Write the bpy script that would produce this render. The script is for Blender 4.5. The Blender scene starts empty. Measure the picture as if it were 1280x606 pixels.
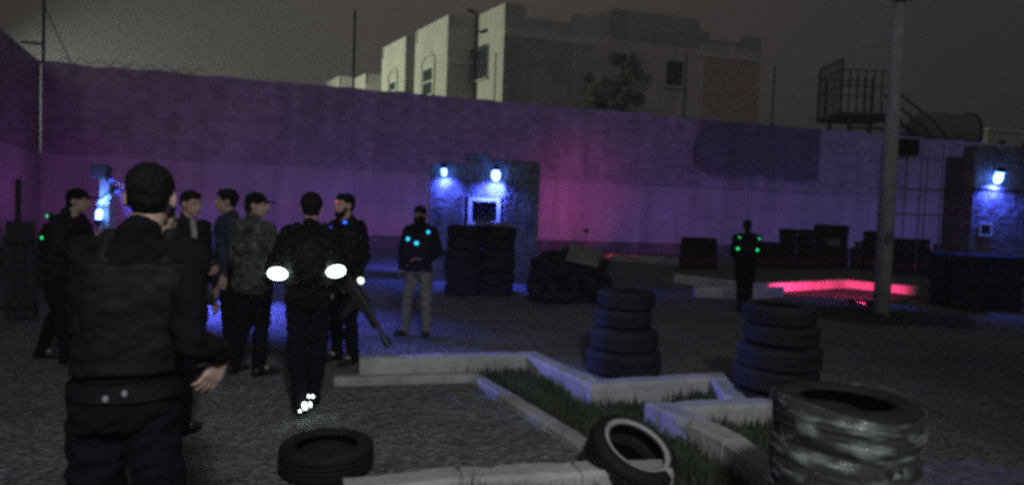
import bpy, bmesh, math, random
from mathutils import Vector, Matrix, noise, Quaternion

random.seed(7)
SC = bpy.context.scene
COL = SC.collection
RAD = math.radians
PI = math.pi

# ------------------------------------------------------------------ camera frame (used to survey real positions on the ground)
CAM = Vector((0, 0, 1.63))
PITCH = math.atan(32 / 800.0)
ROLL = RAD(2.1)
FWD = Vector((0, math.cos(PITCH), -math.sin(PITCH)))
_u0 = Vector((0, math.sin(PITCH), math.cos(PITCH)))
_r0 = Vector((1, 0, 0))
RGT = _r0 * math.cos(ROLL) + _u0 * math.sin(ROLL)
UPV = -_r0 * math.sin(ROLL) + _u0 * math.cos(ROLL)


def ray(px, py):
    return FWD + RGT * ((px - 640) / 800.0) - UPV * ((py - 303) / 800.0)


def G(px, py, z=0.0):
    """surveyed point at height z seen in direction (px, py)"""
    d = ray(px, py)
    return CAM + d * ((z - CAM.z) / d.z)


def AT(px, py, Y):
    d = ray(px, py)
    return CAM + d * (Y / d.y)


def ON(px, py, p0, u):
    """(s, z) of the view direction on the vertical plane through p0 along u"""
    d = ray(px, py)
    n = Vector((u[1], -u[0], 0))
    t = (Vector((p0[0], p0[1], 0)) - CAM).dot(n) / d.dot(n)
    q = CAM + d * t
    return ((q.x - p0[0]) * u[0] + (q.y - p0[1]) * u[1]), q.z


# ------------------------------------------------------------------ materials
MATS = {}


def mat(name, col, rough=0.8, var=0.25, scale=6.0, bump=0.0, bscale=None, metal=0.0, spec=0.3, coat=0.0, col2=None, ramp=None, emit=None, estr=0.0,
        detail=6.0, brick=None, streak=0.0, bdist=0.02):
    if name in MATS:
        return MATS[name]
    m = bpy.data.materials.new(name)
    m.use_nodes = True
    nt = m.node_tree
    N, L = nt.nodes, nt.links
    b = N['Principled BSDF']
    tc = N.new('ShaderNodeTexCoord')
    nz = N.new('ShaderNodeTexNoise')
    nz.inputs['Scale'].default_value = scale
    nz.inputs['Detail'].default_value = detail
    nz.inputs['Roughness'].default_value = 0.65
    L.new(tc.outputs['Object'], nz.inputs['Vector'])
    cr = N.new('ShaderNodeValToRGB')
    c = Vector(col[:3])
    if ramp:
        cr.color_ramp.interpolation = 'CONSTANT'
        els = cr.color_ramp.elements
        while len(els) < len(ramp):
            els.new(0.5)
        for e, (p, cc) in zip(els, ramp):
            e.position = p
            e.color = (*cc, 1)
    else:
        a = c * (1 - var)
        d = Vector(col2) if col2 else c * (1 + var)
        cr.color_ramp.elements[0].position = 0.3
        cr.color_ramp.elements[1].position = 0.7
        cr.color_ramp.elements[0].color = (*a, 1)
        cr.color_ramp.elements[1].color = (*d, 1)
    L.new(nz.outputs['Fac'], cr.inputs['Fac'])
    out = cr.outputs['Color']
    hsrc = None
    if brick:
        bt = N.new('ShaderNodeTexBrick')
        bt.inputs['Scale'].default_value = 1.0
        bt.inputs['Brick Width'].default_value = brick[0]
        bt.inputs['Row Height'].default_value = brick[1]
        bt.inputs['Mortar Size'].default_value = brick[2]
        bt.inputs['Color1'].default_value = (0.8, 0.8, 0.8, 1)
        bt.inputs['Color2'].default_value = (1.1, 1.1, 1.1, 1)
        bt.inputs['Mortar'].default_value = (brick[3],) * 3 + (1,)
        mp = N.new('ShaderNodeMapping')
        mp.inputs['Rotation'].default_value = (RAD(90), 0, 0)
        L.new(tc.outputs['Object'], mp.inputs['Vector'])
        L.new(mp.outputs['Vector'], bt.inputs['Vector'])
        mx = N.new('ShaderNodeMix')
        mx.data_type = 'RGBA'
        mx.blend_type = 'MULTIPLY'
        mx.inputs[0].default_value = 1.0
        L.new(out, mx.inputs[6])
        L.new(bt.outputs['Color'], mx.inputs[7])
        out = mx.outputs[2]
        hsrc = bt.outputs['Fac']
    if streak > 0:
        mp2 = N.new('ShaderNodeMapping')
        mp2.inputs['Scale'].default_value = (1.3, 1.3, 0.12)
        n3 = N.new('ShaderNodeTexNoise')
        n3.inputs['Scale'].default_value = 1.2
        n3.inputs['Detail'].default_value = 8
        L.new(tc.outputs['Object'], mp2.inputs['Vector'])
        L.new(mp2.outputs['Vector'], n3.inputs['Vector'])
        mr = N.new('ShaderNodeMapRange')
        mr.inputs[1].default_value = 0.35
        mr.inputs[2].default_value = 0.65
        mr.inputs[3].default_value = 1 - streak
        mr.inputs[4].default_value = 1.0
        L.new(n3.outputs['Fac'], mr.inputs[0])
        mx = N.new('ShaderNodeMix')
        mx.data_type = 'RGBA'
        mx.blend_type = 'MULTIPLY'
        mx.inputs[0].default_value = 1.0
        L.new(out, mx.inputs[6])
        L.new(mr.outputs[0], mx.inputs[7])
        out = mx.outputs[2]
    L.new(out, b.inputs['Base Color'])
    b.inputs['Roughness'].default_value = rough
    b.inputs['Metallic'].default_value = metal
    b.inputs['Specular IOR Level'].default_value = spec
    b.inputs['Coat Weight'].default_value = coat
    if emit:
        b.inputs['Emission Color'].default_value = (*emit, 1)
        b.inputs['Emission Strength'].default_value = estr
    if bump > 0:
        n2 = N.new('ShaderNodeTexNoise')
        n2.inputs['Scale'].default_value = bscale or scale * 5
        n2.inputs['Detail'].default_value = 5
        L.new(tc.outputs['Object'], n2.inputs['Vector'])
        bp = N.new('ShaderNodeBump')
        bp.inputs['Strength'].default_value = bump
        bp.inputs['Distance'].default_value = bdist
        if hsrc:
            ad = N.new('ShaderNodeMath')
            ad.operation = 'SUBTRACT'
            L.new(n2.outputs['Fac'], ad.inputs[0])
            L.new(hsrc, ad.inputs[1])
            L.new(ad.outputs[0], bp.inputs['Height'])
        else:
            L.new(n2.outputs['Fac'], bp.inputs['Height'])
        L.new(bp.outputs['Normal'], b.inputs['Normal'])
    MATS[name] = m
    return m


M = {}
M['ground'] = mat('ground_mat', (0.135, 0.137, 0.143), 0.95, 0.38, 1.2, 0.9, 40, detail=12)
M['gravel'] = mat('gravel_mat', (0.125, 0.135, 0.128), 0.95, 0.45, 7.0, 1.0, 60, detail=12)
M['soil'] = mat('soil_mat', (0.03, 0.032, 0.024), 1.0, 0.5, 5.0, 1.0, 40)
M['kerb'] = mat('kerb_mat', (0.40, 0.405, 0.40), 0.85, 0.2, 3.0, 0.5, 25, streak=0.25)
M['kerb_white'] = mat('kerb_white_mat', (0.60, 0.60, 0.61), 0.85, 0.15, 3.0, 0.4, 25, streak=0.2)
M['kerb_worn'] = mat('kerb_worn_mat', (0.33, 0.34, 0.34), 0.9, 0.25, 3.0, 0.6, 25, streak=0.3)
M['wall_plaster'] = mat('wall_plaster_mat', (0.50, 0.49, 0.48), 0.9, 0.14, 0.5, 0.5, 6, streak=0.22)
M['wall_block'] = mat('wall_block_mat', (0.42, 0.41, 0.40), 0.95, 0.14, 0.5, 0.6, 6, brick=(0.42, 0.22, 0.012, 0.93), streak=0.25)
M['wall_bare'] = mat('wall_bare_mat', (0.17, 0.165, 0.17), 0.95, 0.3, 0.5, 0.7, 5, brick=(0.42, 0.22, 0.015, 0.85), streak=0.3)
M['apt'] = mat('apartment_plaster_mat', (0.52, 0.55, 0.46), 0.9, 0.08, 0.4, 0.3, 5, streak=0.12)
M['apt_side'] = mat('apartment_side_mat', (0.50, 0.49, 0.43), 0.95, 0.12, 0.4, 0.3, 5, streak=0.2)
M['apt_dark'] = mat('apartment_brick_dark_mat', (0.43, 0.43, 0.375), 0.95, 0.2, 0.5, 0.5, 8, brick=(0.25, 0.08, 0.01, 0.9), streak=0.2)
M['apt_trim'] = mat('apartment_trim_mat', (0.55, 0.54, 0.48), 0.9, 0.1, 0.7)
M['apt_red'] = mat('apartment_brick_red_mat', (0.47, 0.35, 0.28), 0.95, 0.15, 0.5, 0.5, 8, brick=(0.25, 0.08, 0.01, 0.9))
M['apt_tan'] = mat('apartment_tan_mat', (0.54, 0.50, 0.44), 0.95, 0.12, 0.4, streak=0.25)
M['glass_dark'] = mat('dark_glass_mat', (0.03, 0.045, 0.045), 0.12, 0.2, 2, spec=0.5)
M['frame_white'] = mat('window_frame_mat', (0.6, 0.62, 0.6), 0.6, 0.05)
M['frame_dark'] = mat('window_frame_dark_mat', (0.06, 0.075, 0.075), 0.6, 0.1)
M['iron'] = mat('dark_iron_mat', (0.035, 0.033, 0.032), 0.6, 0.3, 9, metal=0.4)
M['steel'] = mat('painted_steel_mat', (0.20, 0.20, 0.22), 0.55, 0.25, 9, metal=0.3)
M['pole'] = mat('pole_concrete_mat', (0.72, 0.71, 0.70), 0.9, 0.2, 3, 0.4, 20, streak=0.3)
M['stone'] = mat('painted_stone_mat', (0.15, 0.15, 0.16), 0.9, 0.6, 3.1, 1.0, 7, brick=(0.45, 0.25, 0.02, 0.85), detail=9, bdist=0.06)
M['stone_trim'] = mat('painted_trim_mat', (0.62, 0.62, 0.62), 0.8, 0.1, 3)
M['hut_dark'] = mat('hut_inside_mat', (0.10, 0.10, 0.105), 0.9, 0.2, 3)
M['rubber'] = mat('rubber_mat', (0.011, 0.011, 0.013), 0.75, 0.35, 5, 0.3, 40, spec=0.2)
M['rubber_dusty'] = mat('rubber_dusty_mat', (0.016, 0.016, 0.018), 0.8, 0.5, 4, 0.3, 40, spec=0.18)
M['whitewall'] = mat('bead_paint_mat', (0.33, 0.335, 0.325), 0.7, 0.25, 8)
M['board'] = mat('pale_board_mat', (0.17, 0.165, 0.165), 0.85, 0.2, 4, streak=0.2)
M['board_dark'] = mat('dark_board_mat', (0.03, 0.03, 0.038), 0.85, 0.3, 4)
M['lamp_body'] = mat('lamp_body_mat', (0.05, 0.05, 0.055), 0.5, 0.1, metal=0.5)
M['lens_blue'] = mat('lens_blue_mat', (0.3, 0.4, 0.9), 0.3, 0, emit=(0.10, 0.26, 1.0), estr=17)
M['lens_dim'] = mat('lens_dim_mat', (0.1, 0.15, 0.5), 0.3, 0, emit=(0.08, 0.14, 1.0), estr=0.8)
M['lens_red'] = mat('lens_red_mat', (0.8, 0.1, 0.2), 0.3, 0, emit=(1.0, 0.05, 0.15), estr=1.2)
M['led_cyan'] = mat('led_cyan_mat', (0.1, 0.6, 0.9), 0.3, 0, emit=(0.03, 0.50, 1.0), estr=1.8)
M['led_blue'] = mat('led_blue_mat', (0.1, 0.2, 0.9), 0.3, 0, emit=(0.03, 0.12, 1.0), estr=1.8)
M['led_green'] = mat('led_green_mat', (0.1, 0.9, 0.4), 0.3, 0, emit=(0.02, 0.8, 0.22), estr=1.6)
M['led_red'] = mat('led_red_mat', (0.9, 0.2, 0.1), 0.3, 0, emit=(1.0, 0.12, 0.08), estr=0.9)
M['led_white'] = mat('led_white_mat', (0.9, 0.95, 0.9), 0.3, 0, emit=(0.85, 1.0, 0.9), estr=2.6)
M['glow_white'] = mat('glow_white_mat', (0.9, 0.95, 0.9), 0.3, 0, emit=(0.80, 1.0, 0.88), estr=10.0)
M['skin'] = mat('skin_mat', (0.42, 0.275, 0.22), 0.55, 0.12, 12, 0.1, 60)
M['skin_dark'] = mat('skin_tan_mat', (0.20, 0.115, 0.08), 0.6, 0.12, 12)
M['hair'] = mat('hair_mat', (0.006, 0.0055, 0.0055), 0.75, 0.4, 30, 0.6, 80, spec=0.15)
M['black_cloth'] = mat('black_cloth_mat', (0.006, 0.006, 0.0065), 0.95, 0.35, 5, 0.4, 40, spec=0.1)
M['vest'] = mat('vest_black_mat', (0.007, 0.007, 0.008), 0.7, 0.35, 6, 0.4, 30, spec=0.16)
M['dark_cloth'] = mat('dark_trouser_mat', (0.006, 0.0065, 0.009), 0.95, 0.3, 5, 0.3, 40, spec=0.1)
M['navy'] = mat('navy_cloth_mat', (0.034, 0.042, 0.066), 0.95, 0.25, 5, 0.3, 40, spec=0.1)
M['olive'] = mat('olive_cloth_mat', (0.014, 0.015, 0.013), 0.95, 0.3, 5, 0.3, 40, spec=0.1)
M['khaki'] = mat('khaki_cloth_mat', (0.16, 0.15, 0.13), 0.95, 0.2, 5, 0.3, 40)
M['grey_cloth'] = mat('grey_cloth_mat', (0.25, 0.25, 0.24), 0.95, 0.2, 5, 0.3, 40)
M['camo'] = mat('camo_mat', (0.05, 0.05, 0.04), 0.95, ramp=[(0.0, (0.020, 0.022, 0.021)), (0.42, (0.065, 0.071, 0.065)), (0.52, (0.036, 0.046, 0.040)), (0.6, (0.12, 0.125, 0.115))],
                scale=9, bump=0.3, bscale=40, detail=2)
M['shoe'] = mat('shoe_mat', (0.014, 0.014, 0.015), 0.6, 0.3, 8)
M['gun'] = mat('gun_plastic_mat', (0.015, 0.015, 0.017), 0.45, 0.2, 8)
M['patch'] = mat('sleeve_patch_mat', (0.28, 0.28, 0.3), 0.8, 0.5, 40)
M['sclera'] = mat('eye_mat', (0.6, 0.58, 0.55), 0.3, 0.05)
M['lip'] = mat('lip_mat', (0.20, 0.09, 0.08), 0.5, 0.1)
M['grass'] = mat('grass_mat', (0.050, 0.066, 0.034), 0.9, 0.45, 3, detail=3)
M['leaf'] = mat('leaf_mat', (0.15, 0.155, 0.12), 0.9, 0.35, 3)
M['tank'] = mat('tank_mat', (0.16, 0.16, 0.17), 0.8, 0.2, 3, streak=0.2)
M['tank_end'] = mat('tank_end_mat', (0.22, 0.22, 0.24), 0.6, 0.15, 3)
M['asphalt'] = mat('asphalt_mat', (0.05, 0.05, 0.05), 0.95, 0.2, 3)



def rough_ground(name, col, fine, specks):
    m = bpy.data.materials.new(name)
    m.use_nodes = True
    nt = m.node_tree
    N, L = nt.nodes, nt.links
    b = N['Principled BSDF']
    b.inputs['Roughness'].default_value = 0.97
    b.inputs['Specular IOR Level'].default_value = 0.15
    tc = N.new('ShaderNodeTexCoord')

    def nz(sc, lo, hi, det=6):
        n = N.new('ShaderNodeTexNoise')
        n.inputs['Scale'].default_value = sc
        n.inputs['Detail'].default_value = det
        n.inputs['Roughness'].default_value = 0.7
        L.new(tc.outputs['Object'], n.inputs['Vector'])
        r = N.new('ShaderNodeMapRange')
        r.inputs[1].default_value = 0.32
        r.inputs[2].default_value = 0.68
        r.inputs[3].default_value = lo
        r.inputs[4].default_value = hi
        L.new(n.outputs['Fac'], r.inputs[0])
        return r.outputs[0], n.outputs['Fac']

    def mul(a, c):
        x = N.new('ShaderNodeMath')
        x.operation = 'MULTIPLY'
        L.new(a, x.inputs[0])
        L.new(c, x.inputs[1])
        return x.outputs[0]

    a, _ = nz(0.45, 0.72, 1.2)
    c, _ = nz(2.6, 0.75, 1.22)
    d, f = nz(fine, 0.65, 1.4, 3)
    v = N.new('ShaderNodeTexVoronoi')
    v.inputs['Scale'].default_value = specks
    L.new(tc.outputs['Object'], v.inputs['Vector'])
    sp_ = N.new('ShaderNodeSeparateColor')
    L.new(v.outputs['Color'], sp_.inputs[0])
    r = N.new('ShaderNodeMapRange')
    r.inputs[3].default_value = 0.75
    r.inputs[4].default_value = 1.3
    L.new(sp_.outputs[0], r.inputs[0])
    k = mul(mul(a, c), mul(d, r.outputs[0]))
    mx = N.new('ShaderNodeMix')
    mx.data_type = 'RGBA'
    mx.blend_type = 'MULTIPLY'
    mx.inputs[0].default_value = 1.0
    mx.inputs[6].default_value = (*col, 1)
    L.new(k, mx.inputs[7])
    L.new(mx.outputs[2], b.inputs['Base Color'])
    bp = N.new('ShaderNodeBump')
    bp.inputs['Strength'].default_value = 1.0
    bp.inputs['Distance'].default_value = 0.03
    ad = N.new('ShaderNodeMath')
    ad.operation = 'ADD'
    L.new(f, ad.inputs[0])
    L.new(v.outputs['Distance'], ad.inputs[1])
    L.new(ad.outputs[0], bp.inputs['Height'])
    L.new(bp.outputs['Normal'], b.inputs['Normal'])
    return m


M['ground'] = rough_ground('ground_mat', (0.145, 0.146, 0.148), 16, 26)
M['gravel_sheet'] = rough_ground('gravel_sheet_mat', (0.135, 0.145, 0.135), 13, 20)

# stretch film: thin clear wrinkled plastic
film = bpy.data.materials.new('stretch_film_mat')
film.use_nodes = True
_n, _l = film.node_tree.nodes, film.node_tree.links
_b = _n['Principled BSDF']
_b.inputs['Base Color'].default_value = (0.55, 0.6, 0.58, 1)
_b.inputs['Roughness'].default_value = 0.13
_b.inputs['Specular IOR Level'].default_value = 0.8
_tc = _n.new('ShaderNodeTexCoord')
_mp = _n.new('ShaderNodeMapping')
_mp.inputs['Scale'].default_value = (3.4, 3.4, 11.0)
_nz = _n.new('ShaderNodeTexNoise')
_nz.inputs['Scale'].default_value = 2.0
_nz.inputs['Detail'].default_value = 7
_l.new(_tc.outputs['Object'], _mp.inputs['Vector'])
_l.new(_mp.outputs['Vector'], _nz.inputs['Vector'])
_mr = _n.new('ShaderNodeMapRange')
_mr.inputs[1].default_value = 0.50
_mr.inputs[2].default_value = 0.74
_mr.inputs[3].default_value = 0.05
_mr.inputs[4].default_value = 0.55
_l.new(_nz.outputs['Fac'], _mr.inputs[0])
_l.new(_mr.outputs[0], _b.inputs['Alpha'])
_bp = _n.new('ShaderNodeBump')
_bp.inputs['Strength'].default_value = 0.9
_bp.inputs['Distance'].default_value = 0.03
_l.new(_nz.outputs['Fac'], _bp.inputs['Height'])
_l.new(_bp.outputs['Normal'], _b.inputs['Normal'])
M['film'] = film


# ------------------------------------------------------------------ object helpers
def link(o, parent=None):
    COL.objects.link(o)
    if parent is not None:
        o.parent = parent
    return o


def obj(name, bm, m, parent=None, loc=None, smooth=False, label=None):
    me = bpy.data.meshes.new(name)
    bmesh.ops.recalc_face_normals(bm, faces=bm.faces[:])
    bm.to_mesh(me)
    bm.free()
    if smooth:
        me.polygons.foreach_set('use_smooth', [True] * len(me.polygons))
    for mm in (m if isinstance(m, (list, tuple)) else [m]):
        me.materials.append(mm)
    o = bpy.data.objects.new(name, me)
    if loc is not None:
        o.location = loc
    link(o, parent)
    if label:
        o['label'] = label
    return o


def tag(o, label=None, cat=None, group=None, kind=None):
    if label:
        o['label'] = label
    if cat:
        o['category'] = cat
    if group:
        o['group'] = group
    if kind:
        o['kind'] = kind
    return o


def thing(name, label, cat, loc=(0, 0, 0), rz=0.0, group=None):
    o = bpy.data.objects.new(name, None)
    o.empty_display_size = 0.2
    o.location = loc
    o.rotation_euler = (0, 0, rz)
    link(o)
    return tag(o, label, cat, group)


def dup(o, parent=None):
    c = o.copy()
    link(c)
    c.parent = parent
    for ch in list(o.children):
        dup(ch, c)
    return c


BM = bmesh.new


def box(bm, c, s, bevel=0.0, rot=None):
    r = bmesh.ops.create_cube(bm, size=1.0)
    vs = r['verts']
    mt = Matrix.Translation(Vector(c)) @ (rot.to_4x4() if rot is not None else Matrix()) @ Matrix.Diagonal((*s, 1))
    bmesh.ops.transform(bm, matrix=mt, verts=vs)
    if bevel > 0:
        es = list({e for v in vs for e in v.link_edges})
        bmesh.ops.bevel(bm, geom=es, offset=bevel, segments=2, affect='EDGES', profile=0.6)


def ring_loft(bm, rings, caps=True, closed=True):
    n = len(rings[0])
    vv = [[bm.verts.new(p) for p in r] for r in rings]
    for a, b in zip(vv[:-1], vv[1:]):
        for i in range(n if closed else n - 1):
            j = (i + 1) % n
            bm.faces.new((a[i], a[j], b[j], b[i]))
    if caps:
        bm.faces.new(list(reversed(vv[0])))
        bm.faces.new(vv[-1])
    return vv


def frame_of(d):
    d = d.normalized()
    a = Vector((0, 0, 1)) if abs(d.z) < 0.9 else Vector((0, 1, 0))
    x = d.cross(a).normalized()
    return x, d.cross(x).normalized()


def tube(bm, p1, p2, r1, r2=None, n=10):
    p1, p2 = Vector(p1), Vector(p2)
    r2 = r1 if r2 is None else r2
    x, y = frame_of(p2 - p1)
    ring_loft(bm, [[p + x * (r * math.cos(2 * PI * k / n)) + y * (r * math.sin(2 * PI * k / n)) for k in range(n)] for p, r in ((p1, r1), (p2, r2))])


def capsule(bm, p1, r1, p2, r2, n=12, h=4):
    p1, p2 = Vector(p1), Vector(p2)
    d = (p2 - p1)
    if d.length < 1e-6:
        d = Vector((0, 0, 1e-4))
    dn = d.normalized()
    x, y = frame_of(dn)
    rings = []
    for k in range(h):
        a = PI / 2 * (1 - (k + 0.25) / h)
        rings.append((p1 - dn * (r1 * math.sin(a)), r1 * math.cos(a)))
    rings.append((p1, r1))
    rings.append((p2, r2))
    for k in range(h):
        a = PI / 2 * ((k + 0.75) / h)
        rings.append((p2 + dn * (r2 * math.sin(a)), r2 * math.cos(a)))
    ring_loft(bm, [[p + x * (r * math.cos(2 * PI * k / n)) + y * (r * math.sin(2 * PI * k / n)) for k in range(n)] for p, r in rings])


def chain(bm, pts, rs, n=12):
    for i in range(len(pts) - 1):
        capsule(bm, pts[i], rs[i], pts[i + 1], rs[i + 1], n)


def ellipsoid(bm, c, s, rot=None, u=16, v=10):
    r = bmesh.ops.create_uvsphere(bm, u_segments=u, v_segments=v, radius=1.0)
    mt = Matrix.Translation(Vector(c)) @ (rot.to_4x4() if rot is not None else Matrix()) @ Matrix.Diagonal((*s, 1))
    bmesh.ops.transform(bm, matrix=mt, verts=r['verts'])
    return r['verts']


def prism(bm, poly, z0, z1):
    ring_loft(bm, [[Vector((p[0], p[1], z0)) for p in poly], [Vector((p[0], p[1], z1)) for p in poly]])


def facebox(bm, p0, u, s0, s1, z0, z1, t0, t1, out):
    """box on a vertical face: along u from s0..s1, z0..z1, depth t0..t1 along the outward normal"""
    p0, u, out = Vector((p0[0], p0[1], 0)), Vector((u[0], u[1], 0)), Vector((out[0], out[1], 0))
    poly = [p0 + u * s0 + out * t0, p0 + u * s1 + out * t0, p0 + u * s1 + out * t1, p0 + u * s0 + out * t1]
    prism(bm, poly, z0, z1)


def remesh(name, bm, m, parent, voxel, smooth=4, wrinkle=0.0, wscale=9.0, label=None, seed=0):
    me = bpy.data.meshes.new(name)
    bmesh.ops.recalc_face_normals(bm, faces=bm.faces[:])
    bm.to_mesh(me)
    bm.free()
    t = bpy.data.objects.new('tmp', me)
    COL.objects.link(t)
    md = t.modifiers.new('r', 'REMESH')
    md.mode = 'VOXEL'
    md.voxel_size = voxel
    if smooth:
        ms = t.modifiers.new('s', 'SMOOTH')
        ms.factor = 0.5
        ms.iterations = smooth
    dg = bpy.context.evaluated_depsgraph_get()
    dg.update()
    out = bpy.data.meshes.new_from_object(t.evaluated_get(dg))
    COL.objects.unlink(t)
    bpy.data.objects.remove(t)
    bpy.data.meshes.remove(me)
    if wrinkle > 0:
        off = Vector((seed * 3.1, seed * 1.7, 0))
        nrm = [v.normal.copy() for v in out.vertices]
        for v, nn in zip(out.vertices, nrm):
            p = v.co
            q = Vector((p.x * wscale, p.y * wscale, p.z * wscale * 1.9 + 0.6 * math.sin(p.x * 14))) + off
            w = noise.noise(q) + 0.5 * noise.noise(q * 2.1)
            v.co = p + nn * (wrinkle * w)
    out.name = name
    out.materials.clear()
    out.materials.append(m)
    out.polygons.foreach_set('use_smooth', [True] * len(out.polygons))
    o = bpy.data.objects.new(name, out)
    link(o, parent)
    if label:
        o['label'] = label
    return o


def spot(name, loc, target, power, col, angle, blend=0.6, size=0.05, parent=None):
    l = bpy.data.lights.new(name, 'SPOT')
    l.energy = power
    l.color = col
    l.spot_size = RAD(angle)
    l.spot_blend = blend
    l.shadow_soft_size = size
    o = bpy.data.objects.new(name, l)
    d = Vector(target) - Vector(loc)
    o.location = loc
    o.rotation_euler = d.to_track_quat('-Z', 'Y').to_euler()
    link(o, parent)
    return o


def floodlight(label, loc, target, power, col, angle, lens, blend=0.7, group=None, w=0.2, mount=None, dome=None):
    """a small floodlight: housing, lens, bracket and the light it gives"""
    loc, target = Vector(loc), Vector(target)
    t = thing('floodlight', label, 'floodlight', loc, 0, group)
    q = (target - loc).to_track_quat('-Z', 'Y').to_matrix()
    bm = BM()
    box(bm, q @ Vector((0, 0, 0.05)), (w, w * 0.75, 0.08), 0.012, q)
    for k in range(4):
        box(bm, q @ Vector(((k - 1.5) * w * 0.2, 0, 0.105)), (0.008, w * 0.6, 0.04), 0, q)
    obj('housing', bm, M['lamp_body'], t)
    bm = BM()
    box(bm, q @ Vector((0, 0, 0.006)), (w * 0.86, w * 0.62, 0.012), 0.004, q)
    obj('lens', bm, lens, t)
    if dome:
        bm = BM()
        ellipsoid(bm, q @ Vector((0, 0, -dome[1] * 0.8)), (dome[0], dome[0], dome[1]), q, 16, 12)
        obj('lamp_globe', bm, lens, t, smooth=True)
    bm = BM()
    e = Vector(mount) - loc if mount is not None else Vector((0, 0, 0.25))
    tube(bm, q @ Vector((0, 0, 0.09)), e, 0.014)
    obj('bracket', bm, M['lamp_body'], t)
    d = (target - loc).normalized()
    spot('floodlight_beam', d * (0.03 + (2 * dome[1] if dome else 0)), target - loc, power, col, angle, blend, w * 0.4, t)
    return t


# ------------------------------------------------------------------ ground, beds and kerbs
bm = BM()
for k in range(1):
    vs = [bm.verts.new(p) for p in ((-400, -120, 0), (400, -120, 0), (400, 500, 0), (-400, 500, 0))]
    bm.faces.new(vs)
tag(obj('ground', bm, M['ground']), kind='structure')


def sheet(name, pts, z, m, kind='structure'):
    bm = BM()
    vs = [bm.verts.new((p.x, p.y, z)) for p in pts]
    bm.faces.new(vs)
    return tag(obj(name, bm, m), kind=kind)


def kerb(name, pts, w, h, m, closed=False, jitter=0.0):
    """a rounded-edge kerb run along pts (top centre line)"""
    P = [Vector((p.x, p.y)) for p in pts]
    Q, dist = [], 0.0
    for a, b in zip(P[:-1], P[1:]):
        ln = (b - a).length
        n = max(1, int(ln / 0.06))
        for i in range(n):
            Q.append((a.lerp(b, i / n), dist + ln * i / n))
        dist += ln
    Q.append((P[-1], dist))
    rings = []

    def put(p, t, nn, k, dd, inset):
        c = 0.024
        q = Vector((p.x * 2.3, p.y * 2.3, 3))
        jj = noise.noise(q) * 0.010 + noise.noise(q * 6) * 0.004
        ch = max(0, noise.noise(q * 3 + Vector((7, 0, 0))) - 0.28) * 0.10
        ch2 = max(0, noise.noise(q * 3 + Vector((0, 11, 0))) - 0.28) * 0.10
        ww, hh = w / 2 - inset, h - inset
        prof = [(-ww, -0.05), (-ww, hh - c - ch), (-ww + c + ch, hh + jj), (ww - c - ch2, hh + jj), (ww, hh - c - ch2), (ww, -0.05)]
        rings.append([Vector((p.x + nn.x * x * k, p.y + nn.y * x * k, z)) for x, z in prof])

    pitch = 0.78
    nxt = pitch * 0.7
    for i, (p, dd) in enumerate(Q):
        a = Q[max(i - 1, 0)][0]
        b = Q[min(i + 1, len(Q) - 1)][0]
        t1 = (p - a).normalized() if (p - a).length > 1e-6 else (b - p).normalized()
        t2 = (b - p).normalized() if (b - p).length > 1e-6 else t1
        t = (t1 + t2).normalized()
        nn = Vector((-t.y, t.x))
        k = 1 / max(0.5, t.dot(t1))
        if dd >= nxt and 0 < i < len(Q) - 1 and abs(k - 1) < 0.001:
            for o_, ins in ((-0.013, 0), (-0.008, 0.014), (0.008, 0.014), (0.013, 0)):
                put(p + t * o_, t, nn, k, dd, ins)
            nxt += pitch
        else:
            put(p, t, nn, k, dd, 0)
    bm = BM()
    ring_loft(bm, rings)
    return tag(obj(name, bm, m), kind='structure')


HK = 0.20
K1 = [G(449, 446, HK), G(664, 441, HK), G(744, 477, HK), G(896, 468, HK), G(925, 500, HK)]
kerb('kerb_path', K1, 0.20, HK, M['kerb'])
K2 = [G(1010, 498, HK), G(830, 505, HK), G(915, 545, HK), G(1035, 622, HK)]
kerb('kerb_bed', K2, 0.20, HK, M['kerb'])
K3 = [G(418, 470, 0.08), G(592, 466, 0.08), G(735, 552, 0.08)]
kerb('kerb_inner', K3, 0.14, 0.08, M['kerb_worn'])
K4 = [G(430, 604, 0.15), G(560, 591, 0.15), G(745, 581, 0.15), G(835, 580, 0.15)]
kerb('kerb_front', K4, 0.20, 0.15, M['kerb'])
# gravel island
sheet('gravel_bed', [G(400, 476), G(590, 470), G(742, 560), G(745, 592), G(425, 612), G(360, 590)], 0.004, M['gravel_sheet'])
# planted strip between kerbs and beyond the front kerb
BED = [G(445, 464), G(660, 464), G(742, 503), G(905, 494), G(960, 505), G(1000, 575), G(900, 700), G(560, 720), G(560, 626), G(850, 600), G(745, 560), G(596, 470), G(450, 473)]
sheet('soil_bed', BED, 0.008, M['soil'])


def inside(p, poly):
    c = False
    n = len(poly)
    for i in range(n):
        a, b = poly[i], poly[i - 1]
        if (a.y > p.y) != (b.y > p.y) and p.x < (b.x - a.x) * (p.y - a.y) / (b.y - a.y) + a.x:
            c = not c
    return c


def dist_seg(p, a, b):
    p, a, b = (Vector((v.x, v.y)) for v in (p, a, b))
    ab = b - a
    t = max(0, min(1, (p - a).dot(ab) / max(ab.length_squared, 1e-9)))
    return (p - a - ab * t).length


def near_kerb(p):
    return min(dist_seg(p, a, b) for K in (K1, K2, K3, K4) for a, b in zip(K[:-1], K[1:]))


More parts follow.
